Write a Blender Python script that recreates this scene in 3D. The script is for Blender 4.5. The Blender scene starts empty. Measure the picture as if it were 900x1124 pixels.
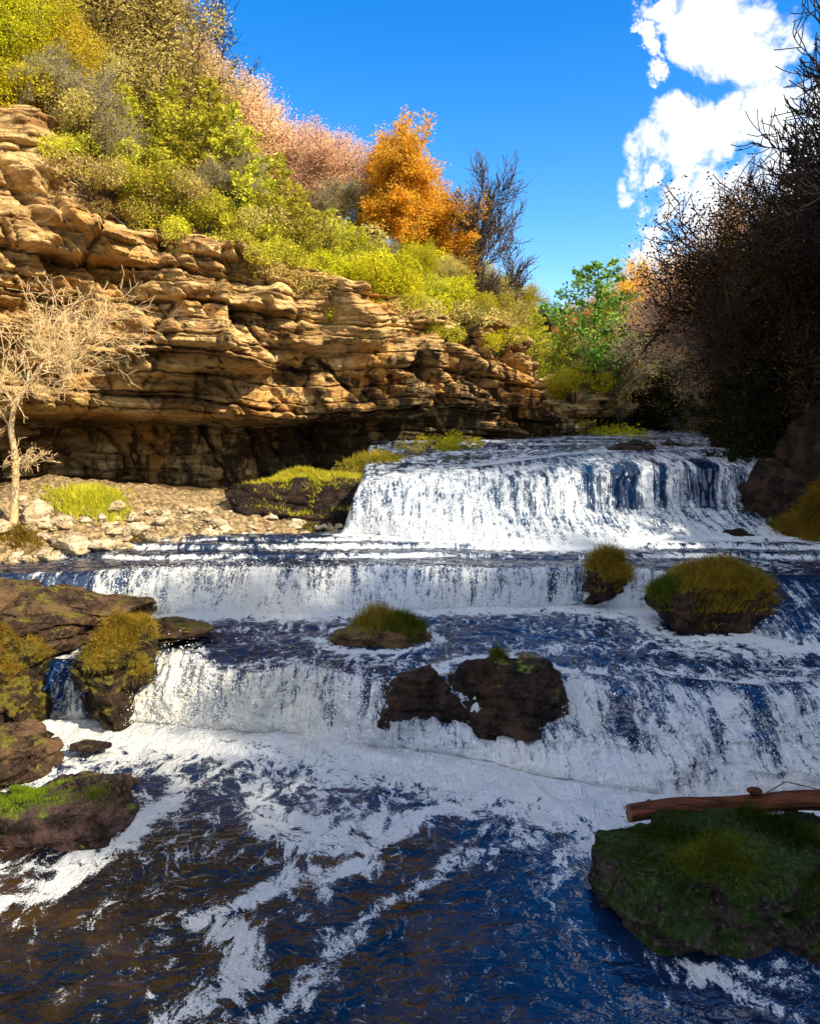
import bpy, math, random
import numpy as np
from mathutils import Vector, Matrix

SC = bpy.context.scene
COL = SC.collection
R = math.radians

# ------------------------------------------------------------------ camera model of the place
CAM_H, F_PX, PITCH = 7.0, 830.0, R(8.36)
CP, SP = math.cos(PITCH), math.sin(PITCH)

def ray(px, py):
    a = (px - 450) / F_PX; b = (562 - py) / F_PX
    return np.array([a, CP + b * SP, -SP + b * CP])
def at_y(px, py, Y):
    d = ray(px, py); return np.array([0, 0, CAM_H]) + d * (Y / d[1])
def at_z(px, py, z):
    d = ray(px, py); return np.array([0, 0, CAM_H]) + d * ((z - CAM_H) / d[2])

# ------------------------------------------------------------------ noise
def _h(ix, iy, iz, seed):
    n = (ix.astype(np.int64) * 374761393 + iy.astype(np.int64) * 668265263 + iz.astype(np.int64) * 2147483647 + seed * 1274126177) & 0xffffffff
    n = ((n ^ (n >> 13)) * 1274126177) & 0xffffffff
    n = (n ^ (n >> 16)) & 0xffffffff
    return (n & 0xffff).astype(np.float32) / 32767.5 - 1.0

def vn(x, y, z=0.0, seed=0):
    x = np.asarray(x, dtype=np.float32); y = np.asarray(y, dtype=np.float32)
    z = np.asarray(z, dtype=np.float32)
    x, y, z = np.broadcast_arrays(x, y, z)
    flat = z.size > 0 and float(z.min()) == float(z.max())
    fx, fy, fz = np.floor(x), np.floor(y), np.floor(z)
    tx, ty, tz = x - fx, y - fy, z - fz
    tx = tx * tx * (3 - 2 * tx); ty = ty * ty * (3 - 2 * ty); tz = tz * tz * (3 - 2 * tz)
    fx = fx.astype(np.int64); fy = fy.astype(np.int64); fz = fz.astype(np.int64)
    def lay(k):
        a = _h(fx, fy, fz + k, seed); b = _h(fx + 1, fy, fz + k, seed)
        c = _h(fx, fy + 1, fz + k, seed); d = _h(fx + 1, fy + 1, fz + k, seed)
        return (a + (b - a) * tx) * (1 - ty) + (c + (d - c) * tx) * ty
    l0 = lay(0)
    if flat: return l0
    return l0 + (lay(1) - l0) * tz

def fbm(x, y, z=0.0, o=4, seed=0, gain=0.5, lac=2.03):
    s = 0; a = 1; t = 0
    x = np.asarray(x, np.float32); y = np.asarray(y, np.float32); z = np.asarray(z, np.float32)
    for i in range(o):
        s = s + a * vn(x, y, z, seed + i * 17); t += a; a *= gain
        x = x * lac + 3.1; y = y * lac + 1.7; z = z * lac
    return s / t

def sstep(a, b, x):
    t = np.clip((x - a) / (b - a), 0, 1); return t * t * (3 - 2 * t)

# ------------------------------------------------------------------ mesh helpers
def mesh_from(name, V, loops, counts, smooth=True, uv=None, attrs=None):
    V = np.ascontiguousarray(V, np.float32).reshape(-1, 3)
    loops = np.ascontiguousarray(loops, np.int32).ravel()
    counts = np.ascontiguousarray(counts, np.int32)
    me = bpy.data.meshes.new(name)
    me.vertices.add(len(V)); me.vertices.foreach_set('co', V.ravel())
    me.loops.add(len(loops)); me.loops.foreach_set('vertex_index', loops)
    me.polygons.add(len(counts))
    st = np.zeros(len(counts), np.int32); st[1:] = np.cumsum(counts)[:-1]
    me.polygons.foreach_set('loop_start', st)
    me.polygons.foreach_set('use_smooth', np.full(len(counts), smooth))
    if attrs:
        for k, a in attrs.items():
            at = me.attributes.new(k, 'FLOAT', 'POINT'); at.data.foreach_set('value', np.ascontiguousarray(a, np.float32).ravel())
    if uv is not None:
        l = me.uv_layers.new(name='flow'); l.data.foreach_set('uv', np.ascontiguousarray(uv, np.float32).reshape(-1, 2)[loops].ravel())
    me.update(calc_edges=True)
    return me

def grid_mesh(name, P, smooth=True, uv=None, attrs=None, flip=False):
    nr, nc = P.shape[:2]
    i = np.arange(nr * nc).reshape(nr, nc)
    q = np.stack([i[:-1, :-1], i[:-1, 1:], i[1:, 1:], i[1:, :-1]], -1).reshape(-1, 4)
    if flip: q = q[:, ::-1]
    return mesh_from(name, P, q, np.full(len(q), 4), smooth, uv, attrs)

def link(name, me, mat, parent=None, loc=None):
    o = bpy.data.objects.new(name, me)
    if mat is not None and not me.materials: me.materials.append(mat)
    COL.objects.link(o)
    if parent is not None: o.parent = parent
    if loc is not None: o.location = loc
    return o

def tag(o, label=None, cat=None, group=None, kind=None):
    if label: o['label'] = label
    if cat: o['category'] = cat
    if group: o['group'] = group
    if kind: o['kind'] = kind
    return o

def empty(name, loc=(0, 0, 0), rz=0.0):
    o = bpy.data.objects.new(name, None); COL.objects.link(o)
    o.location = loc; o.rotation_euler = (0, 0, rz); o.empty_display_size = 0.3
    return o

def copy_tree(root, loc, rz, s, label, cat=None, group=None, sz=None):
    c = root.copy(); COL.objects.link(c)
    c.location = loc; c.rotation_euler = (0, 0, rz); c.scale = (s, s, s if sz is None else sz)
    for ch in root.children:
        d = ch.copy(); COL.objects.link(d); d.parent = c
        for g in ch.children:
            e = g.copy(); COL.objects.link(e); e.parent = d
    c['label'] = label
    if cat: c['category'] = cat
    if group: c['group'] = group
    elif 'group' in c: del c['group']
    return c

# ------------------------------------------------------------------ node helper
class NT:
    def __init__(s, name):
        s.m = bpy.data.materials.new(name); s.m.use_nodes = True
        s.t = s.m.node_tree; s.t.nodes.clear()
        s.out = s.t.nodes.new('ShaderNodeOutputMaterial')
    def n(s, typ, ins=None, **kw):
        nd = s.t.nodes.new(typ)
        for k, v in kw.items(): setattr(nd, k, v)
        if ins:
            for k, v in ins.items():
                sock = nd.inputs[k]
                if isinstance(v, bpy.types.NodeSocket): s.t.links.new(v, sock)
                else:
                    if sock.type == 'RGBA' and len(v) == 3: v = (*v, 1)
                    sock.default_value = v
        return nd
    def math(s, op, a, b=0.0, c=None, clamp=False):
        ins = {0: a, 1: b}
        if c is not None: ins[2] = c
        return s.n('ShaderNodeMath', ins, operation=op, use_clamp=clamp).outputs[0]
    def mix(s, f, a, b, bt='MIX'):
        nd = s.n('ShaderNodeMix', None, data_type='RGBA', blend_type=bt)
        for k, v in ((0, f), (6, a), (7, b)):
            sock = nd.inputs[k]
            if isinstance(v, bpy.types.NodeSocket): s.t.links.new(v, sock)
            else: sock.default_value = (*v, 1) if k and len(v) == 3 else v
        return nd.outputs[2]
    def noise(s, vec, scale, detail=4, rough=0.55, dist=0.0, out=0):
        return s.n('ShaderNodeTexNoise', {'Vector': vec, 'Scale': scale, 'Detail': detail, 'Roughness': rough, 'Distortion': dist}).outputs[out]
    def maprange(s, v, a, b, c=0.0, d=1.0, smooth=True):
        return s.n('ShaderNodeMapRange', {0: v, 1: a, 2: b, 3: c, 4: d}, interpolation_type='SMOOTHSTEP' if smooth else 'LINEAR').outputs[0]
    def mapping(s, vec, scale=(1, 1, 1), rot=(0, 0, 0)):
        return s.n('ShaderNodeMapping', {'Vector': vec, 'Scale': scale, 'Rotation': rot}).outputs[0]
    def attr(s, name, out='Fac'):
        return s.n('ShaderNodeAttribute', None, attribute_name=name).outputs[out]
    def coord(s, which='Object'):
        return s.n('ShaderNodeTexCoord').outputs[which]
    def bump(s, h, strength, dist, normal=None):
        ins = {'Height': h, 'Strength': strength, 'Distance': dist}
        if normal is not None: ins['Normal'] = normal
        return s.n('ShaderNodeBump', ins).outputs[0]
    def pbr(s, col, rough=0.8, normal=None, ior=1.45, spec=0.5, **kw):
        ins = {'Base Color': col, 'Roughness': rough, 'IOR': ior, 'Specular IOR Level': spec}
        if normal is not None: ins['Normal'] = normal
        ins.update(kw)
        return s.n('ShaderNodeBsdfPrincipled', ins).outputs[0]
    def done(s, sh):
        s.t.links.new(sh, s.out.inputs['Surface']); return s.m

# ------------------------------------------------------------------ materials
def mat_water():
    N = NT('river_water')
    uv = N.n('ShaderNodeUVMap', None, uv_map='flow').outputs[0]
    pos = N.n('ShaderNodeNewGeometry').outputs['Position']
    foam = N.attr('foam'); fall = N.attr('fall'); tan = N.attr('tan'); bed = N.attr('bed')
    # still water: lacy foam
    w1 = N.noise(uv, 0.9, 3, 0.5, 0.6, out=1)
    wv = N.n('ShaderNodeVectorMath', {0: w1, 1: (0.5, 0.5, 0.5)}, operation='SUBTRACT').outputs[0]
    wv = N.n('ShaderNodeVectorMath', {0: wv, 'Scale': 1.1}, operation='SCALE').outputs[0]
    wuv = N.n('ShaderNodeVectorMath', {0: N.mapping(uv, (1.0, 0.62, 1)), 1: wv}, operation='ADD').outputs[0]
    n1 = N.noise(wuv, 1.9, 4, 0.55, 0.9)
    n2 = N.noise(wuv, 6.5, 4, 0.6, 0.8)
    n3 = N.noise(uv, 34.0, 3, 0.65)
    lace = N.math('SUBTRACT', 1.0, N.math('MULTIPLY', N.math('ABSOLUTE', N.math('SUBTRACT', n1, 0.5)), 7.5))
    lace2 = N.math('SUBTRACT', 1.0, N.math('MULTIPLY', N.math('ABSOLUTE', N.math('SUBTRACT', n2, 0.5)), 7.0))
    v = N.math('MULTIPLY_ADD', N.math('MAXIMUM', lace, N.math('MULTIPLY', lace2, 0.90)), 0.6, 0.36)
    v = N.math('MULTIPLY_ADD', N.math('SUBTRACT', n3, 0.5), 1.1, v)
    v = N.math('MULTIPLY_ADD', N.maprange(n3, 0.68, 0.74), N.math('MULTIPLY', foam, 3.0), v)
    v = N.math('MULTIPLY_ADD', N.math('SUBTRACT', N.noise(wuv, 4.0, 5, 0.6, 0.2), 0.5), 2.2, v)
    v = N.math('ADD', v, foam)
    flat_mask = N.math('MULTIPLY', N.maprange(v, 0.98, 1.42), N.maprange(n3, 0.25, 0.5, 0.75, 1.0))
    # falling water: streaks down the flow
    s1 = N.noise(N.mapping(uv, (5.0, 0.8, 1)), 1.0, 6, 0.62, 0.5)
    s2 = N.noise(N.mapping(uv, (17.0, 4.0, 1)), 1.0, 5, 0.65, 0.7)
    g1 = N.noise(pos, 26.0, 3, 0.7)
    g2 = N.noise(pos, 7.0, 4, 0.65, 0.8)
    fv = N.math('MULTIPLY_ADD', N.math('SUBTRACT', s1, 0.5), 1.9, foam)
    fv = N.math('MULTIPLY_ADD', N.math('SUBTRACT', s2, 0.5), 1.35, fv)
    fv = N.math('MULTIPLY_ADD', N.math('SUBTRACT', g1, 0.5), 1.1, fv)
    fv = N.math('MULTIPLY_ADD', N.math('SUBTRACT', g2, 0.5), 1.0, fv)
    fall_mask = N.maprange(fv, 0.34, 0.98)
    mask = N.n('ShaderNodeMix', {0: fall, 2: flat_mask, 3: fall_mask}, data_type='FLOAT').outputs[0]
    # colours
    bedn = N.noise(pos, 0.9, 4, 0.6, 1.2)
    bedc = N.mix(N.maprange(bedn, 0.42, 0.66), (0.002, 0.004, 0.009), (0.034, 0.018, 0.006))
    wcol = N.mix(bed, (0.002, 0.015, 0.052), bedc)  # blue base colour stands in for sky reflected in the water
    fcol = N.mix(tan, (0.80, 0.88, 0.96), (0.92, 0.89, 0.76))
    thin = N.mix(tan, (0.10, 0.24, 0.46), (0.30, 0.31, 0.24))
    fc = N.mix(N.maprange(mask, 0.15, 0.9), thin, fcol)
    # ripples
    r1 = N.noise(N.mapping(uv, (1.0, 1.6, 1)), 2.4, 3, 0.5, 0.6)
    r2 = N.noise(N.mapping(uv, (1.0, 1.4, 1)), 9.0, 3, 0.5, 0.5)
    rh = N.math('MULTIPLY_ADD', r2, 0.10, r1)
    nb = N.bump(rh, 0.6, 0.11)
    gb = N.bump(N.math('ADD', N.math('MULTIPLY', g1, 0.6), N.math('ADD', N.math('MULTIPLY', s1, 1.5), N.math('ADD', s2, g2))), 1.0, 0.12)
    water = N.pbr(wcol, 0.03, nb, 1.62, 0.5)
    white = N.pbr(fc, 0.55, gb, 1.33, 0.35)
    return N.done(N.n('ShaderNodeMixShader', {0: mask, 1: water, 2: white}).outputs[0])

def mat_cliff():
    N = NT('cliff_limestone')
    pos = N.coord()
    z = N.n('ShaderNodeSeparateXYZ', {0: pos}).outputs[2]
    big = N.noise(pos, 0.22, 5, 0.6, 0.6)
    band = N.noise(N.mapping(pos, (0.25, 0.25, 2.6)), 1.0, 6, 0.6, 0.5)
    fine = N.noise(pos, 5.5, 6, 0.65)
    c = N.mix(N.maprange(band, 0.35, 0.66), (0.21, 0.110, 0.038), (0.72, 0.50, 0.215))
    c = N.mix(N.maprange(big, 0.46, 0.66), c, (0.52, 0.265, 0.065))
    c = N.mix(N.maprange(fine, 0.44, 0.58, 0.0, 0.8), c, N.mix(0.3, c, (0.10, 0.050, 0.020)))
    st = N.attr('stain_dark')
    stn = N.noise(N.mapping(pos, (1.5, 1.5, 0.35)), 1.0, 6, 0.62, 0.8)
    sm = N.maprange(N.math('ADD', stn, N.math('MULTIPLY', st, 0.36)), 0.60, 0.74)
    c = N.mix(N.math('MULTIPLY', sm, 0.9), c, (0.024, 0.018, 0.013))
    moss = N.noise(pos, 1.3, 5, 0.65)
    mm = N.math('MULTIPLY', N.maprange(moss, 0.56, 0.66), N.attr('mossy'))
    c = N.mix(mm, c, (0.14, 0.15, 0.02))
    ck = N.n('ShaderNodeTexVoronoi', {'Vector': N.mapping(pos, (1, 1, 2.1)), 'Scale': 1.7}, feature='DISTANCE_TO_EDGE').outputs[0]
    h = N.math('ADD', N.math('MULTIPLY', fine, 0.7), N.math('ADD', band, N.math('MULTIPLY', N.maprange(ck, 0.0, 0.06), 0.25)))
    b = N.bump(h, 0.85, 0.14)
    return N.done(N.pbr(c, 0.9, b, spec=0.2))

def mat_rock(name, c1, c2, moss=(0.07, 0.10, 0.015), moss_lo=0.55, wet=0.75, mossamt=1.0, speck=None):
    N = NT(name)
    pos = N.n('ShaderNodeNewGeometry').outputs['Position']
    nz = N.n('ShaderNodeSeparateXYZ', {0: N.n('ShaderNodeNewGeometry').outputs['Normal']}).outputs[2]
    a = N.noise(pos, 1.6, 6, 0.62, 0.5); f = N.noise(pos, 14.0, 5, 0.65)
    lay = N.noise(N.mapping(pos, (0.8, 0.8, 7)), 1.0, 5, 0.6, 0.4)
    c = N.mix(N.maprange(a, 0.38, 0.64), c1, c2)
    c = N.mix(N.maprange(lay, 0.52, 0.62, 0, 0.6), c, tuple(x * 0.4 for x in c1))
    if speck:
        c = N.mix(N.maprange(f, 0.56, 0.66, 0, 0.8), c, speck)
    m = N.noise(pos, 2.1, 5, 0.65)
    mk = N.math('ADD', m, N.math('MULTIPLY', nz, 0.28))
    mk = N.math('MULTIPLY', N.maprange(mk, moss_lo + 0.1, moss_lo + 0.2), mossamt)
    mc = N.mix(N.maprange(f, 0.4, 0.62), moss, tuple(x * 2.0 for x in moss))
    c = N.mix(mk, c, mc)
    cn = N.noise(N.mapping(pos, (1, 1, 2.2)), 1.3, 3, 0.5, 1.5)
    ck = N.math('ADD', N.math('ABSOLUTE', N.math('SUBTRACT', cn, 0.5)), N.maprange(a, 0.45, 0.6, 0.0, 0.05))
    c = N.mix(N.maprange(ck, 0.0, 0.012, 0.8, 0.0), c, (0.010, 0.008, 0.006))
    c = N.mix(N.maprange(f, 0.5, 0.7, 0, 0.45), c, tuple(min(1, x * 1.8) for x in c2))
    b = N.bump(N.math('ADD', N.math('ADD', f, N.maprange(ck, 0.0, 0.03)), N.math('MULTIPLY', a, 2)), 1.0, 0.10)
    rgh = N.maprange(mk, 0.0, 1.0, wet, 0.95)
    return N.done(N.pbr(c, rgh, b, spec=0.22))

def mat_leaf(name, c1, c2, c3, trans=0.35, scale=0.9):
    N = NT(name)
    pos = N.coord()
    rnd = N.n('ShaderNodeObjectInfo').outputs['Random']
    lr = N.attr('rnd')
    n = N.noise(pos, scale, 4, 0.6)
    c = N.mix(N.maprange(n, 0.38, 0.62), c1, c2)
    c = N.mix(N.math('MULTIPLY', N.math('POWER', lr, 2.0), 0.9), c, c3)
    hs = N.n('ShaderNodeHueSaturation', {'Hue': N.maprange(rnd, 0, 1, 0.485, 0.515, False), 'Saturation': 1.0, 'Value': N.maprange(rnd, 0, 1, 0.8, 1.2, False), 'Color': c}).outputs[0]
    d = N.n('ShaderNodeBsdfDiffuse', {'Color': hs}).outputs[0]
    t = N.n('ShaderNodeBsdfTranslucent', {'Color': hs}).outputs[0]
    return N.done(N.n('ShaderNodeMixShader', {0: trans, 1: d, 2: t}).outputs[0])

def mat_simple(name, c1, c2, scale=3.0, rough=0.9, stretch=(1, 1, 1), bump=0.5, dist=0.03):
    N = NT(name)
    pos = N.coord()
    n = N.noise(N.mapping(pos, stretch), scale, 5, 0.62, 0.3)
    c = N.mix(N.maprange(n, 0.36, 0.64), c1, c2)
    return N.done(N.pbr(c, rough, N.bump(n, bump, dist), spec=0.25))

M = {}
M['water'] = mat_water()
M['cliff'] = mat_cliff()
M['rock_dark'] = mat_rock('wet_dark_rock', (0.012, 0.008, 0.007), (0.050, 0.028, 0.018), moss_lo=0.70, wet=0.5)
M['rock_brown'] = mat_rock('brown_ledge_rock', (0.040, 0.024, 0.014), (0.15, 0.088, 0.042), moss=(0.09, 0.08, 0.010), moss_lo=0.66, wet=0.7)
M['rock_moss'] = mat_rock('mossy_rock', (0.018, 0.012, 0.008), (0.055, 0.034, 0.018), moss=(0.08, 0.07, 0.008), moss_lo=0.46, wet=0.8)
M['rock_red'] = mat_rock('reddish_mossy_rock', (0.022, 0.014, 0.012), (0.105, 0.060, 0.050), moss=(0.08, 0.10, 0.01), moss_lo=0.70, wet=0.8)
M['rock_front'] = mat_rock('lichen_boulder', (0.012, 0.009, 0.009), (0.060, 0.046, 0.042), moss=(0.012, 0.026, 0.003), moss_lo=0.44, wet=0.8, speck=(0.15, 0.125, 0.115))
M['rock_pale'] = mat_rock('pale_limestone', (0.46, 0.34, 0.19), (0.68, 0.55, 0.37), moss=(0.3, 0.27, 0.05), moss_lo=0.75, wet=0.9)
M['soil'] = mat_simple('leaf_litter_soil', (0.055, 0.035, 0.016), (0.13, 0.085, 0.035), 1.4, bump=0.8, dist=0.15)
M['gravel'] = mat_simple('bank_gravel', (0.10, 0.065, 0.03), (0.36, 0.26, 0.13), 6.0, bump=1.0, dist=0.08)
M['bark'] = mat_simple('bark', (0.05, 0.035, 0.025), (0.13, 0.10, 0.075), 6.0, stretch=(1, 1, 0.3))
M['bark_grey'] = mat_simple('bark_grey', (0.14, 0.115, 0.09), (0.28, 0.24, 0.20), 6.0, stretch=(1, 1, 0.3))
M['bark_pale'] = mat_simple('bark_pale', (0.52, 0.35, 0.16), (0.78, 0.58, 0.32), 6.0, stretch=(1, 1, 0.3))
M['bark_dark'] = mat_simple('bark_dark', (0.010, 0.008, 0.008), (0.028, 0.020, 0.017), 6.0, stretch=(1, 1, 0.3))
M['log'] = mat_simple('rotten_log', (0.035, 0.012, 0.007), (0.115, 0.040, 0.018), 4.0, stretch=(0.25, 3, 3), bump=0.9, dist=0.05)
M['log_end'] = mat_simple('log_end', (0.12, 0.06, 0.03), (0.22, 0.12, 0.06), 9.0)
M['cedar'] = mat_leaf('cedar_foliage', (0.26, 0.27, 0.02), (0.50, 0.46, 0.03), (0.68, 0.60, 0.08))
M['cedar_pale'] = mat_leaf('olive_foliage', (0.40, 0.33, 0.05), (0.62, 0.52, 0.11), (0.80, 0.68, 0.28))
M['lime'] = mat_leaf('lime_foliage', (0.34, 0.36, 0.012), (0.58, 0.54, 0.02), (0.75, 0.62, 0.04), 0.45)
M['yellow'] = mat_leaf('yellow_foliage', (0.48, 0.36, 0.02), (0.66, 0.50, 0.03), (0.75, 0.58, 0.06), 0.45)
M['orange'] = mat_leaf('orange_foliage', (1.0, 0.50, 0.02), (1.0, 0.64, 0.04), (1.0, 0.78, 0.12), 0.6)
M['rust'] = mat_leaf('rust_foliage', (0.58, 0.26, 0.05), (0.78, 0.40, 0.08), (0.86, 0.52, 0.18), 0.4)
M['pink'] = mat_leaf('pink_foliage', (0.80, 0.44, 0.26), (0.92, 0.60, 0.36), (0.95, 0.70, 0.48), 0.4)
M['pine'] = mat_leaf('pine_needles', (0.08, 0.19, 0.03), (0.18, 0.36, 0.05), (0.34, 0.48, 0.08), 0.25)
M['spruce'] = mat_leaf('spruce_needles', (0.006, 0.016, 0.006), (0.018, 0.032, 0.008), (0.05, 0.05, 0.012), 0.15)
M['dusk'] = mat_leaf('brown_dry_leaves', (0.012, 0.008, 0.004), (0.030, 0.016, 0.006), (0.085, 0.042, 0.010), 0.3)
M['grass_gold'] = mat_leaf('golden_grass', (0.10, 0.07, 0.010), (0.23, 0.145, 0.015), (0.40, 0.26, 0.04), 0.35, 1.6)
M['grass_sun'] = mat_leaf('sunlit_grass', (0.34, 0.34, 0.02), (0.52, 0.46, 0.03), (0.66, 0.56, 0.08), 0.4, 1.2)
M['grass_green'] = mat_leaf('green_grass', (0.03, 0.055, 0.006), (0.075, 0.11, 0.010), (0.17, 0.17, 0.02), 0.3, 1.8)
M['moss_bright'] = mat_leaf('bright_moss', (0.07, 0.12, 0.010), (0.16, 0.24, 0.012), (0.28, 0.34, 0.03), 0.3, 1.8)
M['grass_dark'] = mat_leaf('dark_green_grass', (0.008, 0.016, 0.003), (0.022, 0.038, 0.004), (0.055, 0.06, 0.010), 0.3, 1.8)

# ------------------------------------------------------------------ water surfaces
def curve(picks, z=None, Ys=None):
    """world X -> Y through picked shore or crest points"""
    pts = [at_z(px, py, z) for px, py in picks]
    a = np.array([[p[0], p[1]] for p in pts]); a = a[np.argsort(a[:, 0])]
    return a
def ev(c, X): return np.interp(X, c[:, 0], c[:, 1])

Z1, Z2a, Z2b, Z3a = 1.12, 1.30, 2.32, 2.60
base1 = curve([(-300, 792), (60, 792), (150, 792), (220, 800), (300, 806), (400, 816), (480, 826), (560, 842), (620, 858), (680, 868), (760, 874), (850, 872), (900, 874), (1200, 880)], 0.0)
crest1 = curve([(-300, 722), (60, 722), (150, 722), (190, 712), (220, 716), (240, 740), (265, 750), (300, 735), (335, 724), (380, 738), (430, 750), (480, 742), (540, 738), (600, 742), (650, 738), (700, 748), (760, 742), (820, 750), (900, 748), (1200, 750)], Z1)
base2 = curve([(-400, 680), (40, 676), (150, 672), (300, 673), (450, 669), (560, 666), (640, 664), (720, 668), (800, 690), (900, 712), (1200, 715)], Z2a)
crest2 = curve([(-400, 630), (40, 628), (130, 624), (250, 619), (330, 621), (420, 618), (500, 622), (600, 625), (650, 628), (720, 632), (800, 632), (900, 630), (1200, 630)], Z2b)
base3 = curve([(-300, 586), (390, 586), (450, 590), (600, 595), (700, 592), (790, 588), (1100, 588)], Z3a)
# upper crest: points with their own height
c3 = [(-400, 530, 26.4), (392, 532, 26.4), (430, 524, 27.0), (480, 517, 27.8), (540, 510, 28.4), (600, 502, 29.2), (650, 497, 29.8), (700, 494, 30.4), (790, 493, 30.8), (1100, 493, 31)]
c3w = np.array([at_y(*p) for p in c3]); c3w = c3w[np.argsort(c3w[:, 0])]
def crest3(X): return np.interp(X, c3w[:, 0], c3w[:, 1])
def crest3z(X): return np.interp(X, c3w[:, 0], c3w[:, 2])

def seg_dist(x, y, pts):
    d = np.full(x.shape, 1e9, np.float32)
    for (ax, ay), (bx, by) in zip(pts[:-1], pts[1:]):
        vx, vy = bx - ax, by - ay; L = vx * vx + vy * vy
        t = np.clip(((x - ax) * vx + (y - ay) * vy) / L, 0, 1)
        d = np.minimum(d, np.hypot(x - ax - t * vx, y - ay - t * vy))
    return d

NX = 900
XS = np.linspace(-20, 19, NX).astype(np.float32)

def rings(X, Y, lst):
    f = 0
    for px, py, y, rx, ry in lst:
        c = at_y(px, py, y); r = np.hypot((X - c[0]) / rx, (Y - c[1]) / ry) + .12 * fbm(X * 2, Y * 2, o=2, seed=88)
        f = f + 0.55 * np.exp(-((r - 1.02) / .13) ** 2) + 0.30 * np.exp(-(((X - c[0]) / rx) / .8) ** 2) * sstep(-2.6, -1.1, (Y - c[1]) / ry) * sstep(-.6, -1.1, (Y - c[1]) / ry)
    return f

def build_water():
    X1 = XS[None, :]
    b1 = ev(base1, XS)[None, :] + 0.25 * fbm(XS * 0.9, XS * 0, o=3, seed=3)[None, :]
    c1 = ev(crest1, XS)[None, :] + 0.22 * fbm(XS * 1.3, XS * 0, o=3, seed=4)[None, :]
    b2 = ev(base2, XS)[None, :] + 0.12 * fbm(XS * 1.1, XS * 0, o=3, seed=5)[None, :]
    c2 = ev(crest2, XS)[None, :] + 0.12 * fbm(XS * 1.7, XS * 0, o=3, seed=6)[None, :]
    b3 = ev(base3, XS)[None, :] + 0.2 * fbm(XS * 0.8, XS * 0, o=3, seed=7)[None, :]
    k3 = crest3(XS)[None, :] + 0.2 * fbm(XS * 1.5, XS * 0, o=3, seed=8)[None, :]
    z3 = crest3z(XS)[None, :]
    c1 = np.maximum(c1, b1 + 0.7); b2 = np.maximum(b2, c1 + 0.8); c2 = np.maximum(c2, b2 + 0.45)

    def emit(name, label, Y, Z, foam, fall, tan, bed, vv, disp_n=None):
        P = np.stack([np.broadcast_to(X1, Y.shape), Y, Z], -1).astype(np.float32)
        uv = np.stack([P[..., 0], vv], -1)
        me = grid_mesh(name, P, True, uv, dict(foam=foam, fall=fall * np.ones_like(Y), tan=tan, bed=bed * np.ones_like(Y)))
        o = link(name, me, M['water']); tag(o, label=label, kind='structure'); return o

    tanf = lambda X, Y: np.clip(sstep(1.5, -5.0, X) * 0.9 + 0.35 * fbm(X * 0.9, Y * 0.9, seed=60, o=2), 0, 1)

    # pool -------------------------------------------------
    t = (np.linspace(0, 1, 300) ** 0.85)[:, None]
    Y = 2.0 + (b1 - 2.0) * t; X = np.broadcast_to(X1, Y.shape)
    dist = b1 - Y
    churn = np.exp(-dist / 1.3)
    Z = 0.035 * fbm(X * 1.1, Y * 1.6, o=4, seed=20) + churn * (0.16 * fbm(X * 3, Y * 3, o=4, seed=21) + 0.20 * np.maximum(fbm(X * 1.4, Y * 1.4, o=3, seed=25), -.2)) * np.minimum(1, dist * 3 + .2)
    # churned edge rises to meet the fall
    wx = X + 0.55 * fbm(X * 0.55, Y * 0.55, o=3, seed=22); wy = Y + 0.55 * fbm(X * 0.55, Y * 0.55, o=3, seed=23)
    def st(picks, w, a):
        pts = [tuple(at_z(px, py, 0)[:2]) for px, py in picks]
        return a * np.exp(-(seg_dist(wx, wy, pts) / w) ** 2)
    foam = 0.95 * np.exp(-(dist / 1.35) ** 2) + 0.42 * np.exp(-(dist / 3.2) ** 2) * (0.75 + 0.9 * fbm(wx * 0.8, wy * 0.8, o=3, seed=26))
    foam = np.maximum(foam, st([(150, 810), (190, 870), (160, 905), (110, 935), (40, 985), (-40, 1000)], 0.26, 0.60))
    foam = np.maximum(foam, st([(560, 880), (440, 900), (380, 945), (300, 975), (240, 1005), (280, 1035), (270, 1075), (220, 1110)], 0.30, 0.66))
    foam = np.maximum(foam, st([(660, 900), (520, 930), (430, 985), (380, 1040), (330, 1085), (280, 1140)], 0.20, 0.52))
    foam = np.maximum(foam, st([(330, 830), (280, 870), (290, 900), (360, 920)], 0.5, 0.48))
    foam = np.maximum(foam, st([(25, 806), (75, 803)], 0.20, 0.95))
    foam = np.maximum(foam, st([(760, 905), (800, 925)], 0.30, 0.7))
    foam = np.maximum(foam, st([(700, 1090), (760, 1060), (860, 1110)], 0.25, 0.30))  # white streak painted where the pool mirrors bright cloud
    patch = 0.26 * sstep(0.0, 0.5, fbm(wx * 0.7, wy * 0.7, o=3, seed=24))
    foam = foam + patch * sstep(9.0, 3.0, dist) * (1 - sstep(0.5, 2.0, X) * sstep(10.8, 9.5, Y))
    foam = foam - 0.03 - 0.05 * sstep(11, 8.5, Y) - 0.10 * sstep(0.5, 2.5, X) * sstep(11.5, 9.5, Y) + 0.05 * sstep(0.0, -3.0, X) + .6 * rings(X, Y, [(40, 950, 11.9, 1.8, 1.4), (765, 1050, 9.9, 2.1, 1.5), (100, 825, 14.2, .5, .35)])
    bed = np.clip(sstep(1.4, 0.2, X) * 1.0 * sstep(12.8, 11.0, Y), 0, 1)
    bed = np.maximum(bed, 0.12 + 0.5 * sstep(12, 9, Y) * sstep(2.2, 0.8, X))
    emit('river_pool', 'dark pool streaked with lacy white foam below the lowest waterfall', Y, Z, foam, 0, tanf(X, Y) * 0.6, bed, Y)
    pool_edge = Z[-1:]

    # lower fall -------------------------------------------
    nt = 130; t = np.linspace(0, 1, nt)[:, None].astype(np.float32)
    Yf = b1 + (c1 - b1) * t; X = np.broadcast_to(X1, Yf.shape)
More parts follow.
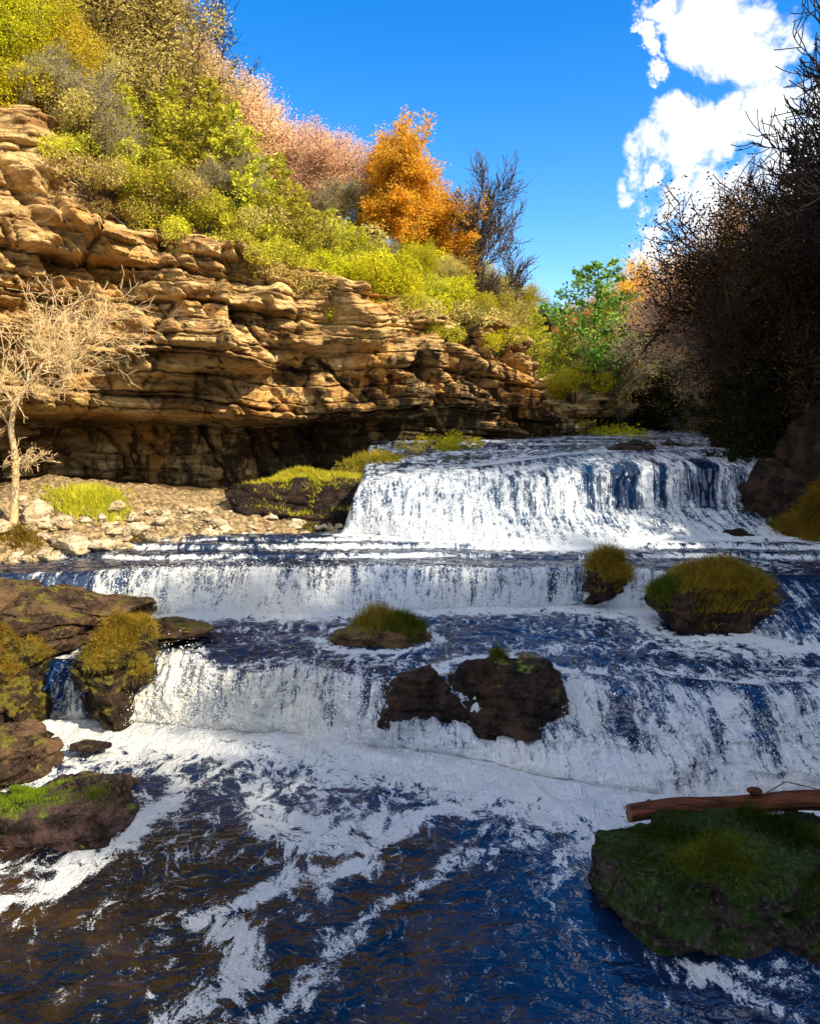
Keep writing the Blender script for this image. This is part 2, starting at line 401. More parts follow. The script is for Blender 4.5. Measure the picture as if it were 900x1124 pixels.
    run = c1 - b1
    steep = 1 - (1 - t) ** 2.1
    wob = t + 0.05 * np.sin(t * 9 + 3 * fbm(X * 0.8, t * 0 + 1, o=2, seed=30)) * sstep(1.3, 2.4, run)
    casc = np.clip(wob * 1.02, 0, 1) ** 0.8
    stepn = 0.10 * fbm(X * 0.9, Yf * 1.6, o=3, seed=31) * np.sin(np.pi * t)
    k = sstep(1.4, 2.3, run)
    Zf = Z1 * (steep * (1 - k) + casc * k) + stepn
    env = np.sqrt(np.maximum(np.sin(np.pi * t), 0))
    s = np.hypot(Yf - b1, Zf)
    d = 0.24 * (1 - np.abs(fbm(X * 1.9, s * 0.55, o=3, seed=32))) ** 2 + 0.10 * fbm(X * 6, s * 1.6, o=3, seed=33) + 0.05 * fbm(X * 15, s * 7, o=2, seed=34) + 0.03 * fbm(X * 30, s * 25, o=1, seed=39) + 0.48 * sstep(.8, .15, t) * fbm(X * 1.2, s * 1.4, o=4, seed=37)
    Yf = Yf - d * env; Zf = Zf + 0.45 * d * env
    Zf = np.where(t < 0.001, pool_edge, Zf)
    foam = 0.84 + 0.20 * fbm(X * 0.8, s * 0.4, o=3, seed=35) + 0.16 * sstep(0.45, 0.0, t) - 0.38 * sstep(0.80, 1.0, t)
    # dark gaps in the curtain
    for gx, gw, ga in ((600, 0.0, 0), (690, .16, .75), (480, .35, .5), (400, .10, .3), (250, .12, .2), (830, .18, .45), (780, .10, .5)):
        if ga:
            g0 = at_z(gx, 800, 0.6)[0]; foam = foam - ga * np.exp(-((X - g0 - 0.25 * fbm(s * 1.2, X * .3, o=2, seed=36)) / gw) ** 2) * sstep(0.15, 0.5, t)
    foam = foam + 0.08 * k + 0.42 * k * fbm(X * 1.7 + Yf * .5, Yf * 1.5, o=3, seed=38) - 0.55 * sstep(-6.0, -6.5, X) + 0.5 * np.exp(-((X + 7.35) / 0.16) ** 2)
    vv = b1 + s * 1.0
    emit('waterfall', 'lowest and widest cascade, bright white, spilling into the foamy pool', Yf, Zf, foam, np.clip(0.25 + sstep(0, 0.12, t) + 0 * X, 0, 1), tanf(X, Yf), 0.0, vv)
    e1 = Zf[-1:]; Y1e = Yf[-1:]; v1 = vv[-1:]

    # level 2 ----------------------------------------------
    t = np.linspace(0, 1, 230)[:, None]
    Y = c1 + (b2 - c1) * t; X = np.broadcast_to(X1, Y.shape)
    slope = Z1 + (Z2a - Z1) * sstep(0, 1, t)
    chop = 0.07 * fbm(X * 0.9, Y * 1.9, o=4, seed=40) + 0.035 * fbm(X * 3.1, Y * 5.2, o=3, seed=41)
    edge = sstep(0, 0.06, t)
    Z = slope + chop * edge + (e1 - Z1) * (1 - edge) - 0.02 * (1 - edge)
    d2 = b2 - Y
    foam = 0.85 * np.exp(-(d2 / 0.55) ** 2) + 0.42 * np.exp(-d2 / 1.2)
    foam = np.maximum(foam, 0.13 + 0.10 * sstep(1, 4, X) + 0.34 * fbm(X * 0.6, Y * 1.5, o=3, seed=42))
    foam += 0.22 * np.exp(-((Y - c1) / 0.35) ** 2)
    foam = foam + rings(X, Y, [(415, 705, 18.0, 1.35, .9), (783, 690, 19.0, 1.8, 1.15), (667, 665, 20.7, 1.0, .95), (552, 735, 15.6, 1.4, 1.2)])
    rt = sstep(5.5, 8.5, X); foam = foam + 0.22 * rt * (0.6 + fbm(X * 0.8, Y * 1.2, o=2, seed=43))
    emit('river', 'choppy dark blue water on the shelf above the lowest waterfall', Y, Z, foam, 0, tanf(X, Y) * 0.5, 0.15, v1 + (Y - c1))
    e2 = Z[-1:]; v2 = (v1 + (Y - c1))[-1:]

    # middle fall ------------------------------------------
    t = np.linspace(0, 1, 90)[:, None].astype(np.float32)
    Yf = b2 + (c2 - b2) * t; X = np.broadcast_to(X1, Yf.shape)
    Zf = Z2a + (Z2b - Z2a) * (1 - (1 - t) ** 2.4)
    run = c2 - b2; k = sstep(1.0, 2.0, run)
    Zf = Zf * (1 - k) + (Z2a + (Z2b - Z2a) * t ** 0.9) * k
    env = np.sqrt(np.maximum(np.sin(np.pi * t), 0)); s = np.hypot(Yf - b2, Zf - Z2a)
    d = 0.10 * (1 - np.abs(fbm(X * 2.4, s * 0.5, o=3, seed=50))) ** 2 + 0.06 * fbm(X * 7, s * 1.2, o=3, seed=51) + 0.03 * fbm(X * 18, s * 8, o=2, seed=52)
    Yf = Yf - d * env; Zf = Zf + 0.4 * d * env
    Zf = np.where(t < 0.001, e2, Zf)
    foam = 0.78 + 0.22 * fbm(X * 1.1, s * 0.3, o=3, seed=53) + 0.2 * sstep(0.5, 0, t) - 0.45 * sstep(0.82, 1.0, t)
    foam = foam - 0.40 * k * sstep(4.0, 5.2, X) + 0.1 * k * sstep(0.6, 0.2, t)
    foam = foam - 0.45 * sstep(-8.3, -9.0, X) + .35 * np.exp(-((X + 10.2) / .35) ** 2)
    for gx, gw, ga in ((610, .25, .3), (635, .3, .4), (140, .3, .45), (390, .12, .25), (520, .1, .2)):
        g0 = at_y(gx, 640, 20.7)[0]; foam = foam - ga * np.exp(-((X - g0) / gw) ** 2)
    vv = v2 + s
    emit('waterfall', 'long low middle waterfall, an even white curtain above the grassy islet', Yf, Zf, foam, np.clip(0.3 + sstep(0, .15, t) + 0 * X, 0, 1), tanf(X, Yf) * 0.7, 0.0, vv)
    e2 = Zf[-1:]; v2 = vv[-1:]

    # level 3 ----------------------------------------------
    t = np.linspace(0, 1, 170)[:, None]
    Y = c2 + (b3 - c2) * t; X = np.broadcast_to(X1, Y.shape)
    w = Y + 0.25 * fbm(X * 0.5, X * 0, o=3, seed=61)
    stp = 0.09 * sstep(22.35, 22.5, w) + 0.12 * sstep(23.3, 23.5, w) + 0.07 * sstep(24.1, 24.25, w)
    Z = Z2b + stp + 0.04 * fbm(X * 0.8, Y * 2.4, o=4, seed=62) * sstep(0, .08, t) + 0.02 * fbm(X * 4, Y * 6, o=2, seed=63)
    Z = Z * sstep(0, .08, t) + e2 * (1 - sstep(0, .08, t))
    d3 = b3 - Y
    foam = 0.9 * np.exp(-(d3 / 0.6) ** 2) * sstep(-3.5, -1.5, X)
    for y0 in (22.42, 23.4, 24.15):
        foam = np.maximum(foam, (0.50 + 0.5 * fbm(X * 0.7, X * 0 + y0, o=3, seed=64)) * np.exp(-((w - y0 + .05) / 0.13) ** 2))
    foam += 0.02 + 0.25 * fbm(X * 0.5, Y * 1.6, o=3, seed=65) + 0.15 * sstep(3, 9, X)
    emit('river', 'rippled dark water crossing low ledges below the tallest waterfall', Y, Z, foam, 0, tanf(X, Y) * 0.5, 0.3, v2 + (Y - c2))
    e3 = Z[-1:]; v3 = (v2 + (Y - c2))[-1:]

    # upper fall -------------------------------------------
    t = np.linspace(0, 1, 150)[:, None].astype(np.float32)
    X = np.broadcast_to(X1, (150, NX))
    k = sstep(1.0, 4.0, X + 0.4 * fbm(t * 3, X * 0.5, o=2, seed=70))
    # left: sheer curtain; right: apron, sheer face, then a sloping lip
    sy = np.interp(t, [0, .55, .72, 1], [0, .40, .47, 1.0])
    szr = np.interp(t, [0, .35, .55, .60, .72, .78, 1], [0, .13, .26, .34, .80, .86, 1.0])
    yl = t ** 1.2 * 0.5 + 0.5 * t; szl = 1 - (1 - t) ** 2.5
    Yf = b3 + (k3 - b3) * (yl * (1 - k) + sy * k)
    z3 = Z3a - 0.3 + (z3 - Z3a + 0.3) * sstep(-2.5, -1.7, X1)
    H = z3 - Z3a
    Zf = Z3a + H * (szl * (1 - k) + szr * k)
    env = np.sqrt(np.maximum(np.sin(np.pi * t), 0)); s = np.hypot(Yf - b3, (Zf - Z3a)); s = np.maximum.accumulate(s, axis=0)
    d = 0.14 * (1 - np.abs(fbm(X * 1.8, s * 0.5, o=3, seed=71))) ** 2 + 0.09 * fbm(X * 5, s * 0.9, o=3, seed=72) + 0.05 * fbm(X * 13, s * 4, o=2, seed=73)
    Yf = Yf - d * env; Zf = Zf + 0.4 * d * env
    Zf = np.where(t < 0.001, e3, Zf)
    face = sstep(0.50, 0.58, t) * sstep(0.88, 0.78, t)
    foam = 0.82 + 0.16 * fbm(X * 1.3, s * 0.3, o=3, seed=74) + 0.16 * sstep(0.4, 0, t) - 0.32 * sstep(0.90, 1.0, t) * (1 - 0.4 * k)
    foam = foam - 0.10 * k * (1 - face) * sstep(0.2, 0.5, fbm(X * 1.2, t * 8, o=3, seed=76) + 0.4)
    for gx, gw, ga in ((640, .18, .45), (672, .20, .6), (688, .28, .9), (722, .22, .8), (750, .10, .3), (772, .33, 1.1), (560, .2, .25)):
        g0 = at_y(gx, 530, 27.5)[0]; foam = foam - ga * face * k * np.exp(-((X - g0 - 0.15 * fbm(s * 2, X * 0, o=2, seed=75)) / gw) ** 2)
    vv = v3 + s
    emit('waterfall', 'tallest waterfall, white curtain dropping from the upper river in deep strands', Yf, Zf, foam, np.clip(0.3 + sstep(0, .12, t) + 0 * X, 0, 1), tanf(X, Yf) * 0.35, 0.0, vv)
    e3 = Zf[-1:]; v3 = vv[-1:]

    # upper river ------------------------------------------
    t = (np.linspace(0, 1, 110) ** 1.3)[:, None]
    Y = k3 + (62 - k3) * t; X = np.broadcast_to(X1, Y.shape)
    zt = z3 + (5.12 - z3) * sstep(0, 0.25, t) * sstep(-2.5, -1.7, X)
    Z = zt + (0.06 * fbm(X * 0.8, Y * 1.8, o=4, seed=80)) * sstep(0, .05, t)
    foam = 0.34 + 0.45 * fbm(X * 0.5, Y * 0.9, o=3, seed=81) + 0.35 * sstep(.06, 0, t)
    # spread outward so that the river follows the valley to the right
    P = np.stack([X, Y, Z], -1).astype(np.float32)
    me = grid_mesh('river', P, True, np.stack([X, v3 + Y - k3], -1), dict(foam=foam, fall=0 * Y, tan=0 * Y, bed=0 * Y))
    tag(link('river', me, M['water']), label='upper river running toward the lip of the tallest waterfall', kind='structure')
build_water()

def water_level(X, Y):
    w = np.where(Y < ev(base1, X) + .5, 0.0, Z1)
    w = np.where(Y > ev(base2, X) + .2, Z2b, w)
    w = np.where((Y > crest3(X) + .3) & (X > -1.6), 4.2, w)
    return w

# ------------------------------------------------------------------ left cliff line
CL = []   # X, Y, base z, rim z
for px, Y, pyb, pyt in [(-420, 20, 590, -60), (-250, 23, 580, 10), (-120, 25.5, 570, 70), (0, 28, 556, 104), (70, 29.2, 550, 118), (130, 30, 552, 185), (200, 31, 556, 240), (300, 32.3, 560, 285), (400, 33.5, 545, 325),
                        (450, 35, 520, 335), (520, 37, 505, 346), (560, 38.5, 500, 362), (588, 39.8, 495, 385), (606, 41, 495, 436), (634, 43.5, 490, 450)]:
    b = at_y(px, pyb, Y); r = at_y(px, pyt, Y)
    CL.append((b[0], Y, min(b[2], 4.6), r[2]))
CL += [(10.5, 48, 4.8, 8.0), (8.0, 56, 5, 10.0), (8, 75, 5.2, 12)]
CL = np.array(CL)
def resample(c, n):
    L = np.r_[0, np.cumsum(np.hypot(np.diff(c[:, 0]), np.diff(c[:, 1])))]
    s = np.linspace(0, L[-1], n)
    out = np.stack([np.interp(s, L, c[:, k]) for k in range(c.shape[1])], 1)
    ker = max(3, n // 40) | 1
    pad = ker // 2
    for k in range(c.shape[1]):
        v = np.r_[np.full(pad, out[0, k]), out[:, k], np.full(pad, out[-1, k])]
        out[:, k] = np.convolve(v, np.ones(ker) / ker, 'valid')
    return s, out
CS, CR = resample(CL, 160)
CT = np.gradient(CR[:, :2], axis=0); CT /= np.linalg.norm(CT, axis=1)[:, None]
CN = np.stack([CT[:, 1], -CT[:, 0]], 1)      # toward the river

def cliff_near(X, Y):
    """signed distance behind the cliff line (positive = on the plateau), rim z, base z"""
    X = np.asarray(X, np.float32); Y = np.asarray(Y, np.float32)
    best = np.full(X.shape, 1e9, np.float32); sd = np.zeros(X.shape, np.float32); rim = np.zeros(X.shape, np.float32); bz = np.zeros(X.shape, np.float32)
    for i in range(0, len(CR) - 1, 2):
        j = min(i + 2, len(CR) - 1)
        ax, ay = CR[i, :2]; vx, vy = CR[j, :2] - CR[i, :2]
        t = np.clip(((X - ax) * vx + (Y - ay) * vy) / (vx * vx + vy * vy), 0, 1)
        dx = X - ax - t * vx; dy = Y - ay - t * vy; d = np.hypot(dx, dy)
        m = d < best
        best = np.where(m, d, best)
        sd = np.where(m, -(dx * CN[i, 0] + dy * CN[i, 1]), sd)
        rim = np.where(m, CR[i, 3] + t * (CR[j, 3] - CR[i, 3]), rim)
        bz = np.where(m, CR[i, 2] + t * (CR[j, 2] - CR[i, 2]), bz)
    return np.where(sd >= 0, best, -best), rim, bz

XR_T = np.array([(0, 9), (13, 10.2), (20, 12.2), (23, 12.4), (25, 10.9), (28, 11.6), (35, 14.3), (45, 18.6), (60, 24), (300, 60)])
XL_T = np.array([(0, -9), (8, -8.2), (12, -7.6), (15, -9), (20, -10.5), (21, -12.4), (22.3, -11.0), (24, -7.6), (25.3, -5.6), (27, -2.6), (28, -1.6), (30, -1.0), (33, 0), (300, 0)])

def plateau_h(d, rim, X, Y):
    return rim + np.minimum(np.maximum(d, 0), 30) * 0.38 + 0.35 * fbm(X * 0.25, Y * 0.25, o=3, seed=90)

def ground_h(X, Y):
    X = np.asarray(X, np.float32); Y = np.asarray(Y, np.float32)
    wl = water_level(X, np.clip(Y, 0, 50))
    h = wl - 1.5
    d, rim, bz = cliff_near(X, Y)
    # left bank in front of the cliff
    xl = np.interp(Y, XL_T[:, 0], XL_T[:, 1])
    e = xl - X
    bank = np.minimum(wl, Z2b) - 0.12 + 0.22 * e + 0.10 * fbm(X * 0.9, Y * 0.9, o=3, seed=91)
    h = np.where((e > -1.5) & (Y < 33), np.maximum(h, np.minimum(bank, bz + 0.7)), h)
    # plateau and hillside
    ph = plateau_h(d, rim, X, Y)
    h = np.where(d > 6.2, ph - 0.12, h)
    # right slope; its unseen near part is steepened to shade the foreground
    xr = np.interp(Y, XR_T[:, 0], XR_T[:, 1])
    e = X - xr
    rs = wl - 0.3 + 0.45 * np.clip(e, 0, 2) + (1.5 + 1.1 * sstep(14, 0, Y)) * np.clip(e - 2, 0, 7) + 0.1 * np.clip(e - 9, 0, 60) + 0.6 * fbm(X * 0.2, Y * 0.2, o=4, seed=92) * sstep(1, 4, e)
    h = np.where(e > 0, np.maximum(h, rs), h)
    # the valley closes behind the bend
    far = 4.6 + 0.15 * (Y - 50) + 0.5 * fbm(X * 0.1, Y * 0.1, o=3, seed=93)
    h = np.where((Y > 50) & (d <= 6.2), np.maximum(h, np.minimum(far, 11)), h)
    return h

def gh(x, y): return float(ground_h(np.array([x]), np.array([y]))[0])

def build_ground():
    ys = np.concatenate([np.linspace(-30, 60, 300), np.linspace(61, 400, 60)])
    xs = np.concatenate([np.linspace(-300, -41, 30), np.linspace(-40, 45, 290), np.linspace(46, 300, 30)])
    X, Y = np.meshgrid(xs, ys)
    Z = ground_h(X, Y)
    me = grid_mesh('ground', np.stack([X, Y, Z], -1))
    tag(link('ground', me, M['soil']), kind='structure', label='brown leaf littered soil of the valley slopes')
    # gravel sheet of the sunny bank
    xs = np.linspace(-15, -4, 240); ys = np.linspace(20.5, 30, 220)
    X, Y = np.meshgrid(xs, ys); Z = ground_h(X, Y)
    Z = Z + 0.012 + 0.30 * np.abs(fbm(X * 0.9, Y * 0.9, o=3, seed=97)) + 0.14 * np.abs(fbm(X * 1.8, Y * 1.8, o=4, seed=95)) + 0.05 * fbm(X * 7, Y * 7, o=2, seed=96)
    me = grid_mesh('gravel_bank', np.stack([X, Y, Z], -1))
    tag(link('gravel_bank', me, M['gravel']), kind='structure', label='sunlit stony bank under the cliff')
build_ground()

def build_cliff():
    nc, nr = 820, 430
    s, C = resample(CL, nc)
    T = np.gradient(C[:, :2], axis=0); T /= np.linalg.norm(T, axis=1)[:, None]
    N2 = np.stack([T[:, 1], -T[:, 0]], 1)
    ker = 61; v = np.pad(N2, ((30, 30), (0, 0)), 'edge')
    N2 = np.stack([np.convolve(v[:, k], np.ones(ker) / ker, 'valid') for k in (0, 1)], 1)
    N2 /= np.linalg.norm(N2, axis=1)[:, None]
    S = s[None, :]
    zb = C[:, 2][None, :] - 1.0; zr = C[:, 3][None, :]
    h = np.linspace(0, 1, nr)[:, None]
    Z = zb + (zr - zb) * h
    # designed profile: recessed lower wall, roof of the undercut near z 6.3, bulging upper wall leaning back near the rim
    uc = 6.2 + 0.5 * fbm(S * 0.12, S * 0, o=2, seed=100) + 0.0 * Z
    Lx = np.interp(s, [0, s[-1]], [0, 1])[None, :]
    X0 = C[:, 0][None, :]
    left = sstep(3.0, -3.0, X0)                       # strength of the undercut, dies toward the far end
    off = 1.1 * left * sstep(uc - 0.25, uc + 0.3, Z) + 0.9 * sstep(uc + .1, uc + 3.0, Z) * left
    off += -4.0 * left * sstep(uc + 0.5, uc - 0.3, Z)
    off += 0.55 * left * sstep(uc - 1.4, uc - 1.6, Z)
    # second, sloping undercut
    u2 = 8.1 + 0.16 * (X0 + 8) + 0.5 * fbm(S * 0.3, S * 0, o=2, seed=101)
    g = np.exp(-((X0 + 7.0) / 3.2) ** 2)
    off += g * (1.3 * sstep(u2 - 0.1, u2 + 0.35, Z) - 1.5 * np.exp(-((Z - u2 + 0.5) / 0.55) ** 2))
    # amphitheatre bowl
    off -= 1.5 * np.exp(-(((X0 + 4.5) / 2.4) ** 2 + ((Z - 8.6) / 1.5) ** 2))
    off -= sstep(0.72, 1.0, h) * (zr - zb) * (0.16 - 0.13 * sstep(-6, 0, X0)) * (1 + 0.5 * fbm(S * .3, h * 2, o=2, seed=102))
    # big forms
    off = off + 0.55 * (0.5 - np.abs(fbm(S * 0.42 - Z * 0.12, Z * 0.5, o=4, seed=111)) * 2.4) + 1.3 * fbm(S * 0.16, Z * 0.10, 0, o=3, seed=103) + 0.9 * fbm(S * 0.5, Z * 0.45, o=3, seed=104) - 0.7 * sstep(0.55, 0.9, 1 - np.abs(fbm(S * 0.55 + 0.3 * Z, Z * 0.3, o=3, seed=109)) * 2.2)
    # buttresses at the far end
    off += 0.9 * sstep(-1, 5, X0) * (np.abs(vn(S * 0.33, Z * 0.12, seed=105)) - 0.4)
    # strata
    dip = Z + 0.045 * S + 0.55 * fbm(S * 0.14, Z * 0.20, o=2, seed=106) + 0.05 * fbm(S * 1.1, Z * 1.3, o=3, seed=108)
    def strat(f, amp, blk, seed, sharp=0.07):
        q = dip * f + 0.35 * vn(dip * f * 0.6, S * 0.03, seed=seed + 5); i = np.floor(q); fr = q - i
        a = _h(i.astype(np.int64), i.astype(np.int64) * 0, i.astype(np.int64) * 0, seed)
        bx = S * blk + a * 17
        bi = np.floor(bx + 0.25 * vn(bx * 1.0, q, seed=seed + 6))
        b = _h(bi.astype(np.int64), i.astype(np.int64), i.astype(np.int64) * 0, seed + 1)
        prof = sstep(0, sharp, fr) * sstep(1, 1 - sharp, fr)
        fb = bx + 0.25 * vn(bx * 1.0, q, seed=seed + 6) - bi; jt = sstep(0, .07, fb) * sstep(1, .93, fb)
        return amp * (0.45 * a + 0.75 * b) + amp * 0.55 * (prof - 1) + amp * 0.6 * (jt - 1) * (b > -0.3)
    rough = 0.55 + 0.85 * sstep(-0.3, 0.5, fbm(S * 0.13, Z * 0.2, o=2, seed=107))
    lower = 1 - 0.75 * sstep(uc, uc - 0.5, Z) * left
    off += (strat(0.62, 0.85, 0.33, 150) + strat(1.5, 0.46, 0.6, 110) + strat(3.7, 0.16, 1.3, 120) + strat(9.5, 0.04, 3.0, 130)) * rough * lower
    off += 0.20 * fbm(S * 1.5, Z * 1.9, o=5, seed=140) + 0.05 * fbm(S * 7, Z * 9, o=3, seed=141)
    off += sstep(0.0, -1.0, Z - zb - 1) * 0.3
    P = np.zeros((nr, nc, 3), np.float32)
    P[..., 0] = C[:, 0][None] + N2[:, 0][None] * off; P[..., 1] = C[:, 1][None] + N2[:, 1][None] * off
    P[..., 2] = Z + 0.12 * fbm(S * 1.2, Z * 1.5, o=3, seed=142)
    # rim turning back over the plateau
    top = []
    o_last = off[-1]
    for kk, dd in enumerate(np.linspace(0.25, 9, 34)):
        oo = o_last - dd
        x = C[:, 0] + N2[:, 0] * oo; y = C[:, 1] + N2[:, 1] * oo
        zz = plateau_h(np.maximum(-oo, 0), C[:, 3], x, y) + 0.15 * fbm(x, y, o=3, seed=143)
        zz = P[-1, :, 2] * (1 - min(1, dd / 2)) + zz * min(1, dd / 2)
        top.append(np.stack([x, y, zz], -1))
    P = np.concatenate([P, np.array(top, np.float32)], 0)
    n2 = len(top)
    stain_dark = np.concatenate([(0.16 + 0.40 * sstep(-11, -3, X0 + 0 * Z)) * sstep(1.0, 0.5, h) - 0.10 * sstep(-8, -12, X0 + 0 * Z) + 0.25 * sstep(-2, 3, X0) * sstep(.6, .2, h) + 0.25 * sstep(uc + 0.4, uc - 0.6, Z) * left, np.zeros((n2, nc))], 0)  # stains, plus darker tone down the wall and below the undercut roof
    mossy = np.concatenate([0.25 + 0.6 * sstep(-2, 3, X0 + 0 * Z) * sstep(0.4, 0.0, h) + 0 * Z, np.ones((n2, nc))], 0)
    me = grid_mesh('cliff', P, True, None, dict(stain_dark=stain_dark, mossy=mossy))
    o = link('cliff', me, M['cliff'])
    tag(o, label='tall tan layered limestone cliff with a deep shaded overhang', kind='structure')
build_cliff()

# ------------------------------------------------------------------ rocks
import bmesh
_ico = {}
def ico(sub):
    if sub not in _ico:
        bm = bmesh.new(); bmesh.ops.create_icosphere(bm, subdivisions=sub, radius=1)
        V = np.array([v.co[:] for v in bm.verts], np.float32); F = np.array([[v.index for v in f.verts] for f in bm.faces], np.int32); bm.free()
        _ico[sub] = (V, F)
    return _ico[sub]

def rock_mesh(name, dims, seed, sub=5, layered=0.5, cuts=9, rough=1.0, boxy=0.0, taper=0.18, blk=0.16):
    V, F = ico(sub); V = V.copy(); rng = np.random.RandomState(seed)
    if boxy > 0:
        m = np.abs(V).max(1, keepdims=True); V = V * (1 - boxy) + (V / m) * boxy * 0.9
    for i in range(cuts):
        n = rng.normal(size=3); n /= np.linalg.norm(n); c = rng.uniform(0.55, 0.9)
        d = V @ n; V = V - np.maximum(d - c, 0)[:, None] * n[None] * 0.92
    V[:, :2] *= (1 - taper * V[:, 2:3])
    V = V * np.array(dims, np.float32) / 2
    sc = 1.0 / max(min(dims), 0.2)
    nr = V / (np.linalg.norm(V, axis=1, keepdims=True) + 1e-6)
    d = 0.20 * fbm(V[:, 0] * sc * 1.3, V[:, 1] * sc * 1.3, V[:, 2] * sc * 1.3, o=3, seed=seed) * min(dims) * 1.1
    d = d + rough * (0.10 * fbm(V[:, 0] * 2.3, V[:, 1] * 2.3, V[:, 2] * 3, o=5, seed=seed + 3) + 0.05 * (0.5 - np.abs(fbm(V[:, 0] * 4, V[:, 1] * 4, V[:, 2] * 5, o=3, seed=seed + 4)))) * min(1, min(dims))
    d = d + 0.035 * rough * fbm(V[:, 0] * 9, V[:, 1] * 9, V[:, 2] * 11, o=4, seed=seed + 5)
    if layered:
        q = V[:, 2] * 3.4 + 0.9 * vn(V[:, 0], V[:, 1], 0.5, seed + 9); i = np.floor(q).astype(np.int64); fr = q - i
        a = _h(i, i * 0, i * 0, seed)
        d = d + layered * 0.13 * (a - 1.0 + (sstep(0, .2, fr) * sstep(1, .8, fr)) * 0.9)
    if blk:
        m = max(dims) * .26; lz = np.floor(V[:, 2] / (m * .62) + .35 * vn(V[:, 0] / m, V[:, 1] / m, 0.3, seed + 20)).astype(np.int64)
        ax = V[:, 0] / m + .5 * _h(lz, lz * 0, lz * 0, seed) + .3 * vn(V[:, 0] / m, V[:, 1] / m, V[:, 2] / m, seed + 21); ay = V[:, 1] / m + .3 * vn(V[:, 1] / m, V[:, 0] / m, V[:, 2] / m, seed + 22)
        d = d + blk * min(dims) * .5 * _h(np.floor(ax).astype(np.int64), np.floor(ay).astype(np.int64), lz, seed + 23)
    V = V + nr * d[:, None] * np.array([1, 1, 0.6])
    return mesh_from(name, V, F, np.full(len(F), 3))

def rock(name, px, py, Y, dims, mat, label, seed, rz=0.0, cat='rock', group=None, zoff=0.0, tilt=(0, 0), **kw):
    """centre the rock where the pixel ray meets depth Y"""
    c = at_y(px, py, Y)
    o = link(name, rock_mesh(name, dims, seed, **kw), M[mat])
    o.location = (c[0], c[1], c[2] + zoff); o.rotation_euler = (tilt[0], tilt[1], rz)
    tag(o, label, cat, group); return o

# ------------------------------------------------------------------ blades, leaves, tubes
def blades_mesh(name, roots, dirs, lens, w, droop=0.5, seed=0, seg=3):
    rng = np.random.RandomState(seed); n = len(roots)
    side = np.cross(dirs, rng.normal(size=(n, 3))); side /= np.linalg.norm(side, axis=1)[:, None] + 1e-6
    V = []; p = roots.copy(); d = dirs / (np.linalg.norm(dirs, axis=1)[:, None] + 1e-6)
    ws = w * rng.uniform(0.6, 1.3, n)
    for k in range(seg + 1):
        f = 1 - 0.85 * k / seg
        V.append(p - side * (ws * f)[:, None] / 2); V.append(p + side * (ws * f)[:, None] / 2)
        d = d + np.array([0, 0, -1]) * (droop * (0.4 + k) / seg) * 0.6; d /= np.linalg.norm(d, axis=1)[:, None]
        p = p + d * (lens / seg)[:, None]
    V = np.stack(V, 1); m = 2 * (seg + 1)
    base = (np.arange(n) * m)[:, None]
    q = np.concatenate([base + np.array([[2 * k, 2 * k + 1, 2 * k + 3, 2 * k + 2]]) for k in range(seg)], 1).reshape(-1, 4)
    rn = np.repeat(rng.uniform(0, 1, n), m)
    return mesh_from(name, V.reshape(-1, 3), q, np.full(len(q), 4), True, None, dict(rnd=rn))

def leaves_mesh(name, cen, size, seed=0, flat=0.0, aspect=1.0, up=None):
    rng = np.random.RandomState(seed); n = len(cen)
    a = rng.normal(size=(n, 3)); a[:, 2] *= (1 - flat); a /= np.linalg.norm(a, axis=1)[:, None]
    b = np.cross(a, rng.normal(size=(n, 3))); b /= np.linalg.norm(b, axis=1)[:, None]
    s = (size * rng.uniform(0.55, 1.35, n))[:, None]
    V = np.stack([cen - a * s * aspect, cen - b * s * 0.5, cen + a * s * aspect, cen + b * s * 0.5], 1)
    q = np.arange(n * 4).reshape(-1, 4)
    return mesh_from(name, V.reshape(-1, 3), q, np.full(n, 4), False, None, dict(rnd=np.repeat(rng.uniform(0, 1, n), 4)))

def tubes_mesh(name, segs, sides=5):
    """segs: array n x 8 (p0, r0, p1, r1)"""
    S = np.array(segs, np.float32); n = len(S)
    p0, r0, p1, r1 = S[:, :3], S[:, 3], S[:, 4:7], S[:, 7]
    d = p1 - p0; d /= np.linalg.norm(d, axis=1)[:, None] + 1e-9
    ref = np.where(np.abs(d[:, 2:3]) > 0.9, np.array([[1., 0, 0]]), np.array([[0, 0, 1.]]))
    u = np.cross(d, ref); u /= np.linalg.norm(u, axis=1)[:, None] + 1e-9; v = np.cross(d, u)
    ang = np.linspace(0, 2 * np.pi, sides, endpoint=False)
    ring = np.cos(ang)[None, :, None] * u[:, None] + np.sin(ang)[None, :, None] * v[:, None]
    A = p0[:, None] + ring * r0[:, None, None]; B = p1[:, None] + ring * r1[:, None, None]
    V = np.concatenate([A, B], 1).reshape(-1, 3)
    base = (np.arange(n) * 2 * sides)[:, None, None]; i = np.arange(sides); j = (i + 1) % sides
    q = np.stack([i, j, j + sides, i + sides], -1)[None] + base
    return mesh_from(name, V, q.reshape(-1, 4), np.full(n * sides, 4))

def unit(v): return v / (np.linalg.norm(v) + 1e-9)

